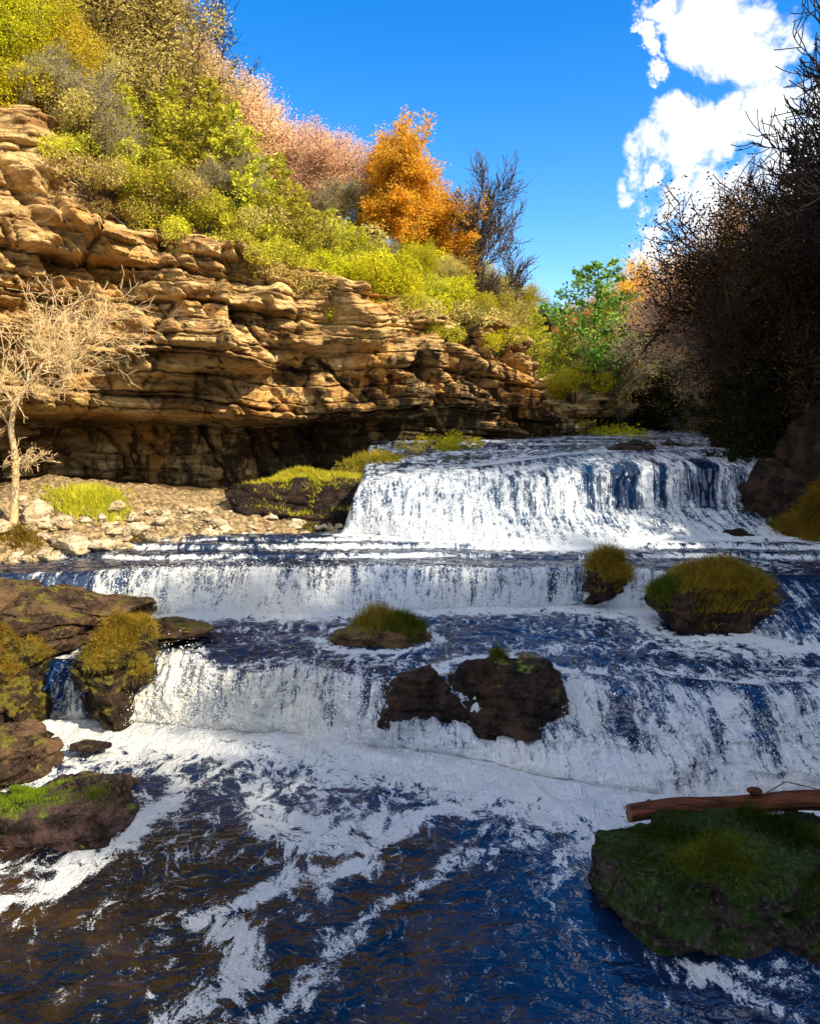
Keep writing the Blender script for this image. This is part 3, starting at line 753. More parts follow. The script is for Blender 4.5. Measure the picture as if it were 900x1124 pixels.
def grow(rng, p, d, length, r, level, maxlev, segs, tips, P):
    ns = P.get('ns', 4) if level < maxlev else 3
    step = length / ns; pts = [p.copy()]; rr = r
    for k in range(ns):
        d = unit(d + rng.normal(size=3) * P['wob'] + np.array([0, 0, P['up']]) * (1 if level else 0.3))
        q = p + d * step; r2 = max(rr * (P['taper'] if level else 0.86), P['rmin'])
        segs.append((*p, rr, *q, r2)); p = q; rr = r2; pts.append(p.copy())
        if level < maxlev:
            frac = (k + 1) / ns
            if level == 0 and frac < P['clear']: continue
            nb = P['nb'][level]
            for _ in range(nb if rng.rand() < 0.999 else nb - 1):
                ax = unit(np.cross(d, rng.normal(size=3))); a = rng.uniform(*P['ang'])
                cd = unit(d * math.cos(a) + ax * math.sin(a))
                if 'out' in P: cd = unit(cd + np.array([0, 0, -P['out']]))
                grow(rng, p - d * step * rng.uniform(0, .8), cd, length * rng.uniform(*P['len']) * (P['shape'](frac) if level == 0 and 'shape' in P else 1), max(rr * rng.uniform(.45, .65), P['rmin']), level + 1, maxlev, segs, tips, P)
        else:
            tips.append((*p, *d))
    return p

BROAD = dict(wob=.16, up=.10, taper=.80, rmin=.014, clear=.30, nb=[4, 3, 2, 2], ang=(.5, 1.05), len=(.42, .66))
BARE = dict(wob=.20, up=.12, taper=.74, rmin=.010, clear=.25, nb=[3, 3, 3, 2], ang=(.4, 1.0), len=(.42, .64))

def make_tree(kind, seed, H, leafmat=None, bark='bark', P=BROAD, levels=3, leaf_n=6, leaf_s=.11, spread=.35, r0=None, name='tree', flat=.3, first=None):
    rng = np.random.RandomState(seed); segs = []; tips = []
    r0 = r0 or H * 0.022
    grow(rng, np.zeros(3), np.array([0.02, 0, 1.]), H * .72, r0, 0, levels, segs, tips, P)
    root = empty(name)
    link('trunk', tubes_mesh('trunk', segs, 5), M[bark], root)
    if leafmat:
        T = np.array(tips); leaf_n = int(leaf_n * 2.2); c = np.repeat(T[:, :3], leaf_n, 0) + rng.normal(size=(len(T) * leaf_n, 3)) * spread * np.array([1, 1, .7])
        link('crown', leaves_mesh('crown', c, leaf_s * .55, seed, flat), M[leafmat], root)
    return root

def make_conifer(seed, H, W, leafmat, bark='bark', name='cedar_tree', nb=60, tuft=70, leaf_s=.10, clear=.06, droop=-.05, power=.8, tight=.22, lumps=.25, aspect=1.2):
    """trunk with radial boughs, each bough dressed with sprays"""
    rng = np.random.RandomState(seed); segs = []; cen = []
    p = np.zeros(3); n = 10; r = H * .018
    tp = [p]
    for k in range(n):
        q = np.array([rng.normal() * .02 * H * .3, rng.normal() * .02 * H * .3, H * (k + 1) / n]); r2 = max(r * .82, .012)
        segs.append((*p, r, *q, r2)); p = q; r = r2; tp.append(q)
    tp = np.array(tp)
    for i in range(nb):
        f = clear + (1 - clear) * (i + rng.rand()) / nb; f = min(f, .985)
        z = f * H; base = np.array([np.interp(z, tp[:, 2], tp[:, 0]), np.interp(z, tp[:, 2], tp[:, 1]), z])
        L = W * (1 - (f - clear) / (1 - clear)) ** power * rng.uniform(1 - lumps * 1.6, 1 + lumps) + .12
        az = i * 2.399 + rng.normal() * .3; d = unit(np.array([math.cos(az), math.sin(az), droop + .25 * f + rng.normal() * .12]))
        e = base + d * L; e[2] += .12 * L
        segs.append((*base, .012 + .01 * L, *e, .006))
        m = max(6, int(1.6 * tuft * L / W)); t = rng.uniform(.18, 1.05, m) ** .7
        c = base[None] + (e - base)[None] * t[:, None] + rng.normal(size=(m, 3)) * (tight * L * (1.15 - t))[:, None] + rng.normal(size=(m, 3)) * .05
        cen.append(c)
    root = empty(name)
    link('trunk', tubes_mesh('trunk', segs, 5), M[bark], root)
    link('crown', leaves_mesh('crown', np.concatenate(cen), leaf_s * .72, seed, .2, aspect), M[leafmat], root)
    return root

def make_shrub(seed, W, H, leafmat, n=2600, leaf_s=.07, bark='bark', name='shrub', lumps=9):
    rng = np.random.RandomState(seed)
    n = int(n * 1.8); leaf_s *= .7
    lc = rng.normal(size=(lumps, 3)) * np.array([W * .26, W * .26, H * .16]) + np.array([0, 0, H * .5]); lc[:, 2] = np.clip(lc[:, 2], H * .2, H * .85)
    k = rng.randint(0, lumps, n); u = rng.normal(size=(n, 3)); u /= np.linalg.norm(u, axis=1)[:, None]
    c = lc[k] + u * (rng.uniform(.5, 1.05, n) ** .5)[:, None] * np.array([W * .23, W * .23, H * .26]) * rng.uniform(.8, 1.2, (n, 1))
    c += .04 * rng.normal(size=(n, 3)); c[:, 2] = np.maximum(c[:, 2], 0.02)
    segs = []
    for q in lc:
        for _ in range(3):
            m = q * rng.uniform(.3, .6, 3); e = q + rng.normal(size=3) * W * .14
            segs.append((0, 0, -.1, .03, *m, .02)); segs.append((*m, .02, *e, .008))
    root = empty(name)
    link('stem', tubes_mesh('stem', segs, 4), M[bark], root)
    link('foliage', leaves_mesh('foliage', c, leaf_s, seed, .2), M[leafmat], root)
    return root

def finish(root, loc, rz, s, label, cat, group=None):
    root.location = loc; root.rotation_euler = (0, 0, rz); root.scale = (s, s, s); tag(root, label, cat, group)

class Kind:
    """first use places the built plant itself, later uses copy it"""
    def __init__(s, roots, H): s.roots = roots; s.used = [False] * len(roots); s.H = H; s.k = 0
    def put(s, loc, H, rz, label, cat, group=None, i=None, wide=1.0):
        i = s.k % len(s.roots) if i is None else i; s.k += 1
        sc = H / s.H; r = s.roots[i]
        if not s.used[i]:
            finish(r, loc, rz, sc, label, cat, group); s.used[i] = True; o = r
        else: o = copy_tree(r, loc, rz, sc, label, cat, group)
        o.scale = (sc * wide, sc * wide, sc); return o
    def drop(s):
        for r, u in zip(s.roots, s.used):
            if not u:
                for c in list(r.children): bpy.data.objects.remove(c)
                bpy.data.objects.remove(r)


# ------------------------------------------------------------------ rocks of the place
from mathutils.bvhtree import BVHTree
BV = {}
def bvh(o):
    if o.name not in BV:
        bpy.context.view_layer.update()
        mw = np.array(o.matrix_basis); me = o.data
        V = np.empty(len(me.vertices) * 3, np.float32); me.vertices.foreach_get('co', V); V = V.reshape(-1, 3)
        V = V @ mw[:3, :3].T + mw[:3, 3]
        BV[o.name] = BVHTree.FromPolygons([tuple(v) for v in V], [tuple(p.vertices) for p in me.polygons])
    return BV[o.name]

def grass_on(objs, cx, cy, rx, ry, n, mat, label, L=.35, w=.018, droop=.8, lift=.8, seed=1, name='grass_clump', cat='grass clump', group=None, minnz=-.1, holes=.35):
    """blades rooted on the surface of rocks or ground inside an ellipse"""
    rng = np.random.RandomState(seed); roots = []; dirs = []; ls = []
    trees = [bvh(o) for o in objs]; tries = 0
    while len(roots) < n and tries < n * 4:
        tries += 1
        a = rng.uniform(0, 2 * np.pi); r = min(abs(rng.normal()) * .52, 1.15) if rng.rand() < .5 else math.sqrt(rng.rand()) * (.85 + .15 * math.sin(3 * a + seed)); x = cx + rx * r * math.cos(a); y = cy + ry * r * math.sin(a)
        if math.sin(x * 5.1 + seed) * math.cos(y * 6.3 + seed) + rng.normal() * .5 > 1 - holes: continue
        best = None
        for tr in trees:
            h = tr.ray_cast(Vector((x, y, 30)), Vector((0, 0, -1)))
            if h[0] is not None and (best is None or h[0].z > best[0].z): best = h
        if best is None or best[1].z < minnz or (objs[0].name == 'ground' and best[0].z < 2.5): continue
        nrm = np.array(best[1]); roots.append(np.array(best[0]) - nrm * .02)
        dirs.append(unit(nrm * .7 + np.array([0, 0, lift]) + rng.normal(size=3) * .35)); ls.append(L * rng.uniform(.5, 1.25) * (1.15 - .5 * r))
    if not roots: print('no grass', label); return None
    o = link(name, blades_mesh(name, np.array(roots), np.array(dirs), np.array(ls), w, droop, seed), M[mat])
    tag(o, label, cat, group); return o

ledge_a = rock('mossy_rock', 130, 740, 16.2, (2.1, 2.2, 2.7), 'rock_moss', 'tall mossy block with golden green moss right of the thin trickle', 11, sub=6, boxy=.5, layered=.3, rz=.3)
ledge_b = rock('mossy_rock', 12, 745, 15.9, (2.6, 2.3, 2.6), 'rock_moss', 'mossy brown block left of the thin trickle, beside the pool', 12, sub=6, boxy=.5, layered=.3, rz=-.2)
slab_a = rock('rock_slab', 88, 672, 18.4, (3.6, 3.8, 1.5), 'rock_brown', 'flat brown rock shelf above the mossy blocks, beside the middle waterfall', 13, sub=6, boxy=.6, layered=.8, rz=.2)
slab_b = rock('rock_slab', -10, 680, 18.2, (3.6, 4.2, 1.7), 'rock_brown', 'rough brown rock shelf at the edge, above the mossy block left of the trickle', 14, sub=6, boxy=.6, layered=.8, rz=-.1)
slab_c = rock('rock_slab', 190, 690, 17.9, (1.7, 2.2, 0.45), 'rock_brown', 'low wet brown slab the river slides over, above the left end of the lowest cascade', 15, sub=5, boxy=.5, layered=.6, rz=.5)
rock('rock', 52, 640, 20.9, (1.5, 1.0, 0.5), 'rock_dark', 'small dark ledge beside the short left waterfall', 16, sub=5, boxy=.5)
low_a = rock('rock', -12, 846, 13.6, (2.6, 2.2, 1.7), 'rock_brown', 'brown crumbly boulder on top of the left shore rocks', 17, sub=6, layered=.6)
low_b = rock('rock_slab', 40, 925, 12.0, (3.3, 2.6, 2.2), 'rock_red', 'large layered shore rock with bright green moss, dark below', 18, sub=6, boxy=.85, layered=.8, cuts=5, rz=.15)
low_c = rock('rock_slab', 92, 880, 12.9, (1.9, 1.4, 1.0), 'rock_red', 'reddish flat slab resting behind the layered green mossy shore rock', 19, sub=5, boxy=.6, layered=.8, rz=-.2)
low_d = rock('rock', -60, 935, 11.0, (2.0, 1.7, 1.7), 'rock_red', 'reddish shore rock cut by the picture edge beside the layered mossy rock', 20, sub=5, boxy=.4, layered=.6)
rock('rock', 100, 818, 14.3, (.8, .5, .22), 'rock_dark', 'small dark wet rock breaking the foam by the left shore', 21, sub=4)
mid_a = rock('rock', 552, 768, 14.9, (2.5, 2.2, 2.35), 'rock_dark', 'big black wet rock splitting the lowest cascade, small plants on top', 31, sub=6, layered=.35, boxy=.15, rz=.4, blk=.07)
mid_b = rock('rock', 466, 768, 15.0, (1.8, 1.7, 2.0), 'rock_dark', 'smaller black rock joined to the big one splitting the lowest cascade', 32, sub=6, layered=.4, boxy=.15, blk=.07)
islet = rock('rock', 415, 698, 18.0, (2.5, 1.5, 0.75), 'rock_brown', 'low rock islet with a grassy top between the middle and lowest falls', 33, sub=5, layered=.4)
mound_a = rock('rock', 667, 642, 20.7, (1.75, 1.6, 1.45), 'rock_dark', 'rounded dark rock under golden grass at the end of the middle waterfall', 34, sub=5)
mound_b = rock('rock', 783, 664, 19.0, (3.4, 2.0, 1.5), 'rock_dark', 'broad dark island rock under long golden brown grass', 35, sub=5, rz=-.15)
big = rock('boulder', 765, 1000, 10.0, (4.1, 2.8, 3.1), 'rock_front', 'large speckled boulder with green moss carrying the fallen log', 36, sub=6, layered=.2, boxy=.25, rz=.3)
big2 = rock('boulder', 895, 1035, 9.5, (2.8, 2.4, 2.9), 'rock_front', 'dark mossy boulder cut by the picture edge under the fallen log', 37, sub=6, layered=.2, boxy=.2)
big3 = rock('boulder', 895, 962, 10.7, (2.6, 2.0, 2.1), 'rock_front', 'mossy boulder behind, under the middle of the fallen log', 40, sub=5, layered=.2, boxy=.2)
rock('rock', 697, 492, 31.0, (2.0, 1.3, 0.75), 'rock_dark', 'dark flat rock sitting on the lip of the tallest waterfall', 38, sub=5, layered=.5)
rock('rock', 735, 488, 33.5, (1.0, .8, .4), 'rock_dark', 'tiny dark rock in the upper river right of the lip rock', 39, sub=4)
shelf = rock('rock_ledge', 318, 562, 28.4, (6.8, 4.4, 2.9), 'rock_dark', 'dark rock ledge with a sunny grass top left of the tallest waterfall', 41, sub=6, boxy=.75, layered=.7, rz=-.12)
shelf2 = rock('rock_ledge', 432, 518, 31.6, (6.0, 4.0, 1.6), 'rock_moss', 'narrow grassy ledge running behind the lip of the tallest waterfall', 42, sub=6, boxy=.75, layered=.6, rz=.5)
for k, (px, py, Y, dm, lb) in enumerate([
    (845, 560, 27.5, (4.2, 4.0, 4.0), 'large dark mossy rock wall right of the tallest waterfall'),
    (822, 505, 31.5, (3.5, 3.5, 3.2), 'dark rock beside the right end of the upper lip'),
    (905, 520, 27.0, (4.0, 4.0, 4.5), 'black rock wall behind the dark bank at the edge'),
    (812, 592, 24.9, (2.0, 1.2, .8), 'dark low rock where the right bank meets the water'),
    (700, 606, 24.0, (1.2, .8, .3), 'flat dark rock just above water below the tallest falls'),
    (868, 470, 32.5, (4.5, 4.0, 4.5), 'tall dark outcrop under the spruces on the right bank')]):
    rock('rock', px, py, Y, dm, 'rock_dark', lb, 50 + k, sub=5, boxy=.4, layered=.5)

# far right cliff behind the trees
def side_cliff():
    pts = np.array([(15.2, 29), (16.3, 34), (18, 40), (20.5, 46)])
    L = np.linspace(0, 1, 160)[None, :]; h = np.linspace(0, 1, 140)[:, None]
    x = np.interp(L, np.linspace(0, 1, 4), pts[:, 0]) + 0 * h; y = np.interp(L, np.linspace(0, 1, 4), pts[:, 1]) + 0 * h
    z = 4 + 9.0 * h + 0 * L
    q = np.floor(z * 2 + .4 * vn(z, x, seed=2)).astype(np.int64); a = _h(q, np.floor(L * 14 + 0 * h).astype(np.int64), q * 0, 9)
    off = 0.3 * a + 1.2 * fbm(y * .3, z * .2, o=4, seed=200) + .3 * fbm(y * 1.4, z * 1.8, o=3, seed=201) - h * 1.5
    o = link('cliff', grid_mesh('cliff', np.stack([x - off, y, z], -1), True, None, dict(stain_dark=1.2 + 0 * z, mossy=.5 + 0 * z)), M['cliff'])  # dark mask past full over the whole face
    tag(o, label='dark shaded cliff behind the trees of the right bank', kind='structure')
side_cliff()

# fallen log
def fallen_log():
    a = at_y(690, 893, 10.7); b = at_y(1010, 872, 11.4)
    root = empty('fallen_log', tuple(a)); tag(root, 'fallen reddish brown log lying across the mossy boulders', 'log')
    d = b - a; L = np.linalg.norm(d); n, m = 70, 40
    t = np.linspace(0, 1, n)[:, None]; an = np.linspace(0, 2 * np.pi, m)[None, :]
    u = unit(np.cross(d, [0, 0, 1])); v = unit(np.cross(u, d))
    r = 0.115 * (1 + .30 * t) + .034 * fbm(np.cos(an) * 2, np.sin(an) * 2, t * 6, o=4, seed=210) + .022 * np.abs(vn(np.cos(an) * 6, np.sin(an) * 6, t * 1.5, 211))
    c = d[None, None] * t[..., None] + (v[None, None] * (.05 * np.sin(t * 5) + .03 * np.sin(t * 13))[..., None])
    P = c + r[..., None] * (np.cos(an)[..., None] * u + np.sin(an)[..., None] * v)
    link('bark', grid_mesh('bark', P), M['log'], root)
    # cut end
    ring = P[0]; ctr = ring.mean(0) - unit(d) * .02
    V = np.concatenate([ring[:-1], ctr[None]]); k = len(ring) - 1
    F = np.array([[i, (i + 1) % k, k] for i in range(k)])
    link('cut_end', mesh_from('cut_end', V, F, np.full(k, 3), False), M['log_end'], root)
    def wedge(at, size, seed):
        o = link('broken_stub', rock_mesh('broken_stub', size, seed, sub=3, cuts=8, layered=0), M['log'], root); o.location = at - a; o.rotation_euler = (0, .5, .3)
    wedge(at_y(828, 868, 11.0), (.34, .12, .16), 3); wedge(at_y(712, 882, 10.75), (.10, .10, .14), 4)
fallen_log()
tw = tag(link('twig', tubes_mesh('twig', [(*at_y(838, 872, 11), .012, *at_y(862, 858, 11.2), .010), (*at_y(862, 858, 11.2), .010, *at_y(905, 868, 11.5), .006)], 5), M['bark']), 'thin dead twig sticking up behind the fallen log', 'twig')

# boulders strewn on the sunny bank
def bank_boulders():
    protos = [rock_mesh('boulder', d, 300 + i, sub=4, cuts=12, rough=.7, layered=.15, boxy=.3) for i, d in enumerate([(1, .8, .6), (1, .9, .7), (1.1, .7, .5), (.9, .8, .65), (1.1, .9, .45)])]
    for p in protos: p.materials.append(M['rock_pale'])
    special = [(80, 592, 22.9, 1.25, 'largest pale boulder on the sunny bank, just right of the dead tree'), (28, 560, 24.3, .95, 'pale boulder behind the foot of the dead tree'),
               (52, 612, 22.2, .8, 'grey boulder at the water edge in front of the largest pale boulder'), (185, 570, 25.2, .8, 'pale block midway along the sunny bank behind the shore stones'),
               (232, 582, 24.9, .7, 'pale boulder near the far tip of the sunny bank'), (128, 560, 25.5, .7, 'pale boulder at the right foot of the sunny grass mound'), (40, 575, 23.9, 1.3, 'broad pale boulder between the dead tree and the grass mound'), (118, 598, 23.2, 1.15, 'angular pale boulder at the water edge below the grass mound'), (150, 585, 24.3, .9, 'low pale boulder right of the angular one at the water edge'), (-8, 590, 22.9, 1.2, 'pale boulder cut by the picture edge left of the dead tree')]
    rng = random.Random(5); k = 0
    for px, py, Y, s, lb in special:
        c = at_y(px, py, Y); o = bpy.data.objects.new('boulder', protos[k % 5]); COL.objects.link(o); k += 1
        o.location = (c[0], c[1], max(gh(c[0], c[1]) + .12 * s + .15, c[2] - .1)); o.scale = (s, s, s); o.rotation_euler = (rng.uniform(-.3, .3), rng.uniform(-.3, .3), rng.uniform(0, 6)); tag(o, lb, 'boulder', 'boulders on the sunny bank')
    n = 0
    while n < 210:
        Y = rng.uniform(21.6, 27.5); xl = float(np.interp(Y, XL_T[:, 0], XL_T[:, 1])); x = xl - rng.random() ** 1.5 * 4.5 + .25
        if x / Y < -.60: continue
        s = rng.uniform(.14, .5) * (1.6 if rng.random() < .18 else 1)
        o = bpy.data.objects.new('stone', protos[rng.randrange(5)]); COL.objects.link(o)
        o.location = (x, Y, gh(x, Y) + .14 * s + .10); o.scale = (s, s, s * rng.uniform(.7, 1.1)); o.rotation_euler = (rng.uniform(-.4, .4), rng.uniform(-.4, .4), rng.uniform(0, 6))
        tag(o, 'pale loose stone in the sunlit rubble of the left bank', 'stone', 'loose stones of the sunny bank'); n += 1
bank_boulders()

# ------------------------------------------------------------------ grasses
GR = bpy.data.objects['gravel_bank']; GRD = bpy.data.objects['ground']
def xy(px, py, Y): p = at_y(px, py, Y); return p[0], p[1]
def G(objs, px, py, Y, rx, ry, n, mat, label, **kw):
    x, y = xy(px, py, Y); return grass_on(objs, x, y, rx, ry, n, mat, label, **kw)
G([shelf], 335, 520, 28.4, 3.1, 2.2, 8000, 'grass_sun', 'bright yellow green grass on the dark ledge left of the tallest waterfall', L=.24, seed=1, minnz=.2, w=.03)
G([shelf2], 432, 512, 31.0, 3.0, 2.0, 4200, 'grass_sun', 'sunny grass strip on the narrow ledge behind the upper lip', L=.3, seed=2, minnz=.2, w=.035)
G([GR], 100, 556, 25.6, 1.6, 1.3, 3800, 'grass_sun', 'mound of yellow green grass on the sunny stony bank', L=.42, seed=3, w=.03)
G([GR], 25, 600, 22.9, .8, .7, 1300, 'grass_gold', 'dry grass around the foot of the dead tree', L=.3, seed=4, w=.025)
G([GR], 165, 595, 24.0, .9, .4, 900, 'grass_gold', 'short dry grass between shore stones in the middle of the sunny bank', L=.22, seed=5, w=.025)
G([ledge_a], 134, 738, 16.1, 1.1, 1.1, 7000, 'grass_gold', 'hanging golden moss and grass over the block right of the trickle', L=.30, w=.016, droop=1.4, lift=.1, seed=6, minnz=-.1, holes=.5)
G([ledge_b], 2, 745, 16.0, 1.2, 1.2, 6000, 'grass_gold', 'hanging golden moss and grass over the block left of the trickle', L=.30, w=.016, droop=1.4, lift=.1, seed=7, minnz=-.1, holes=.6)
G([ledge_b], 45, 735, 15.4, .35, .5, 900, 'grass_green', 'small bright green moss patch beside the thin trickle', L=.16, w=.016, droop=1.2, lift=.2, seed=8)
G([low_b], 20, 890, 12.0, 1.15, 1.0, 9000, 'moss_bright', 'bright green moss carpet on the layered shore rock', L=.08, w=.014, droop=.6, seed=9, minnz=.45, holes=.7)
G([low_b], 105, 890, 11.8, .45, .5, 1500, 'grass_green', 'darker moss patch on the outer end of the layered shore rock', L=.07, w=.012, droop=.6, seed=10, minnz=.2)
G([islet], 440, 690, 18.0, .85, .6, 2600, 'grass_green', 'green grass on the low islet between the middle and lowest falls', L=.36, seed=11, w=.018)
G([islet], 415, 690, 18.1, .65, .5, 1500, 'grass_gold', 'orange brown dry grass in the middle of the low islet', L=.48, seed=12, w=.016, droop=.4)
G([mound_a], 672, 625, 20.7, .75, .75, 5200, 'grass_gold', 'golden shaggy grass capping the rounded rock at the end of the middle falls', L=.55, seed=13, w=.02, droop=1.2, holes=0)
G([mound_b], 790, 655, 19.0, 1.6, 1.0, 9500, 'grass_gold', 'long golden brown grass covering the broad island rock', L=.55, seed=14, w=.02, droop=1.1, holes=.1)
G([mound_b], 732, 664, 18.9, .6, .5, 2600, 'grass_green', 'greener grass on the near end of the broad island rock', L=.4, seed=15, w=.02, droop=1.1)
G([mid_a], 545, 738, 14.9, .22, .3, 800, 'grass_green', 'small green tuft on the black rock splitting the cascade', L=.28, seed=16, w=.014, droop=.9)
G([mid_a], 575, 728, 15.1, .3, .3, 600, 'grass_gold', 'rusty dry tuft on the black rock splitting the cascade', L=.26, seed=17, w=.014)
G([big], 735, 985, 9.8, 1.0, 1.0, 8000, 'grass_dark', 'short dark green moss over the large speckled boulder', L=.09, w=.010, droop=.9, lift=.3, seed=18, holes=.9, minnz=.05)
G([big], 780, 1010, 9.4, .75, .45, 3800, 'grass_green', 'long green grass hanging from the front of the large speckled boulder', L=.24, w=.010, droop=1.5, lift=.2, seed=19, minnz=-.1)
G([big3, big, big2], 860, 930, 10.15, .8, .42, 3600, 'grass_dark', 'dark grass growing under the fallen log', L=.22, w=.012, droop=1.2, seed=20)
G([big2], 885, 1020, 9.4, 1.1, 1.0, 7000, 'grass_dark', 'dark green moss on the boulder cut by the picture edge', L=.12, w=.011, droop=1.1, lift=.2, seed=21, holes=.6)
G([GRD], 885, 604, 24.6, 1.5, 1.0, 6000, 'grass_gold', 'golden grass bank along the right shore beyond the island', L=.55, w=.022, droop=1.0, seed=22)
G([GRD], 848, 598, 25.4, .9, .5, 1500, 'grass_green', 'green grass edge of the right shore near the dark rock', L=.4, w=.022, seed=23)

# ------------------------------------------------------------------ plant kinds
K = {}
K['cedar'] = Kind([make_conifer(400 + i, 5, 1.7 + .25 * i, 'cedar', nb=58, tuft=150, leaf_s=.085, name='cedar_tree', power=.75, lumps=.5, tight=.15) for i in range(3)], 5)
K['olive'] = Kind([make_tree('olive', 410 + i, 5, 'cedar_pale', P=dict(BROAD, up=.06, clear=.12, ang=(.6, 1.3)), levels=3, leaf_n=9, leaf_s=.075, spread=.20, name='olive_leaved_tree') for i in range(3)], 5)
K['lime'] = Kind([make_tree('lime', 420 + i, 6, 'lime', P=dict(BROAD, clear=.15, ang=(.6, 1.2)), levels=3, leaf_n=11, leaf_s=.09, spread=.22, name='lime_leaved_tree') for i in range(2)], 6)
K['yellow'] = Kind([make_tree('yellow', 430, 5, 'yellow', P=dict(BROAD, clear=.15, ang=(.6, 1.2)), levels=3, leaf_n=10, leaf_s=.10, spread=.30, name='yellow_leaved_tree')], 5)
K['orange'] = Kind([make_tree('orange', 440 + i, 10, 'orange', P=dict(BROAD, clear=.26, up=.10, nb=[4, 3, 3, 2], ang=(.5, 1.05)), levels=3, leaf_n=7, leaf_s=.19, spread=.24, name='orange_maple') for i in range(2)], 10)
K['pink'] = Kind([make_tree('pink', 450 + i, 8, 'pink', bark='bark_grey', P=dict(BROAD, clear=.25, nb=[4, 3, 3, 2]), levels=3, leaf_n=6, leaf_s=.10, spread=.26, name='pinkish_tree') for i in range(2)], 8)
K['rust'] = Kind([make_tree('rust', 460 + i, 9, 'rust', P=dict(BROAD, clear=.30, nb=[4, 3, 3, 2]), levels=3, leaf_n=6, leaf_s=.12, spread=.30, name='rust_leaved_tree') for i in range(2)], 9)
K['bare'] = Kind([make_tree('bare', 470 + i, 9, None, bark='bark_dark', P=dict(BARE, nb=[3, 3, 2, 2], clear=.3), levels=4, name='bare_tree') for i in range(3)], 9)
K['crooked'] = Kind([make_tree('crooked', 475 + i, 10, None, bark='bark_dark', P=dict(BARE, nb=[2, 3, 2, 2], clear=.3, wob=.26, rmin=.008, taper=.68, ang=(.45, 1.05), len=(.46, .68)), levels=4, r0=.15, name='bare_tree') for i in range(2)], 10)
K['thin'] = Kind([make_tree('thin', 477, 9, None, bark='bark', P=dict(BARE, nb=[2, 2, 3, 2], clear=.25, rmin=.014, up=.16, ang=(.35, .85)), levels=4, r0=.16, name='bare_tree')], 9)
K['grey'] = Kind([make_tree('grey', 480 + i, 7, 'cedar_pale', bark='bark_grey', P=dict(BARE, clear=.15, nb=[3, 3, 2, 2], rmin=.014), levels=4, leaf_n=1, leaf_s=.07, spread=.2, name='grey_twiggy_tree') for i in range(2)], 7)
K['pine'] = Kind([make_conifer(490, 11, 2.9, 'pine', nb=46, tuft=150, leaf_s=.14, name='pine_tree', clear=.42, power=.45, lumps=.5, tight=.20, droop=.10)], 11)
K['spruce'] = Kind([make_conifer(500 + i, 10, 2.4, 'spruce', bark='bark_dark', nb=80, tuft=110, leaf_s=.13, name='spruce_tree', droop=-.25, lumps=.3, tight=.16) for i in range(2)], 10)
K['dusk'] = Kind([make_tree('dusk', 510 + i, 8, 'dusk', bark='bark_dark', P=dict(BROAD, clear=.2, nb=[4, 3, 2, 2], ang=(.5, 1.2)), levels=3, leaf_n=3, leaf_s=.10, spread=.3, name='brown_leaved_tree') for i in range(2)], 8)
K['s_cedar'] = Kind([make_shrub(520 + i, 2.4, 1.7, 'cedar', n=3400, leaf_s=.07) for i in range(2)], 1.7)
K['s_olive'] = Kind([make_shrub(530 + i, 2.2, 1.6, 'cedar_pale', n=2400, leaf_s=.07) for i in range(2)], 1.6)
K['s_lime'] = Kind([make_shrub(540 + i, 2.2, 1.6, 'lime', n=2600, leaf_s=.075) for i in range(2)], 1.6)
K['s_dusk'] = Kind([make_shrub(550 + i, 2.8, 2.0, 'dusk', n=3600, leaf_s=.065, bark='bark_dark') for i in range(2)], 2.0)
K['s_dark'] = Kind([make_shrub(560, 3.0, 2.2, 'spruce', n=4600, leaf_s=.07, bark='bark_dark')], 2.2)

RG = random.Random(77)
def rim_at(px, back):
    x = CR[:150, 0] - CN[:150, 0] * back; y = CR[:150, 1] - CN[:150, 1] * back
    p = 450 + F_PX * x / (y * (CP + .2 * SP)); n = int(np.argmin(np.abs(p - px) + .5 * np.abs(y - 60) * (y > 60))); x, y = x[n], y[n]
    d, rim, _ = cliff_near(np.array([x]), np.array([y]))
    return float(x), float(y), float(plateau_h(d, rim, np.array([x]), np.array([y]))[0])
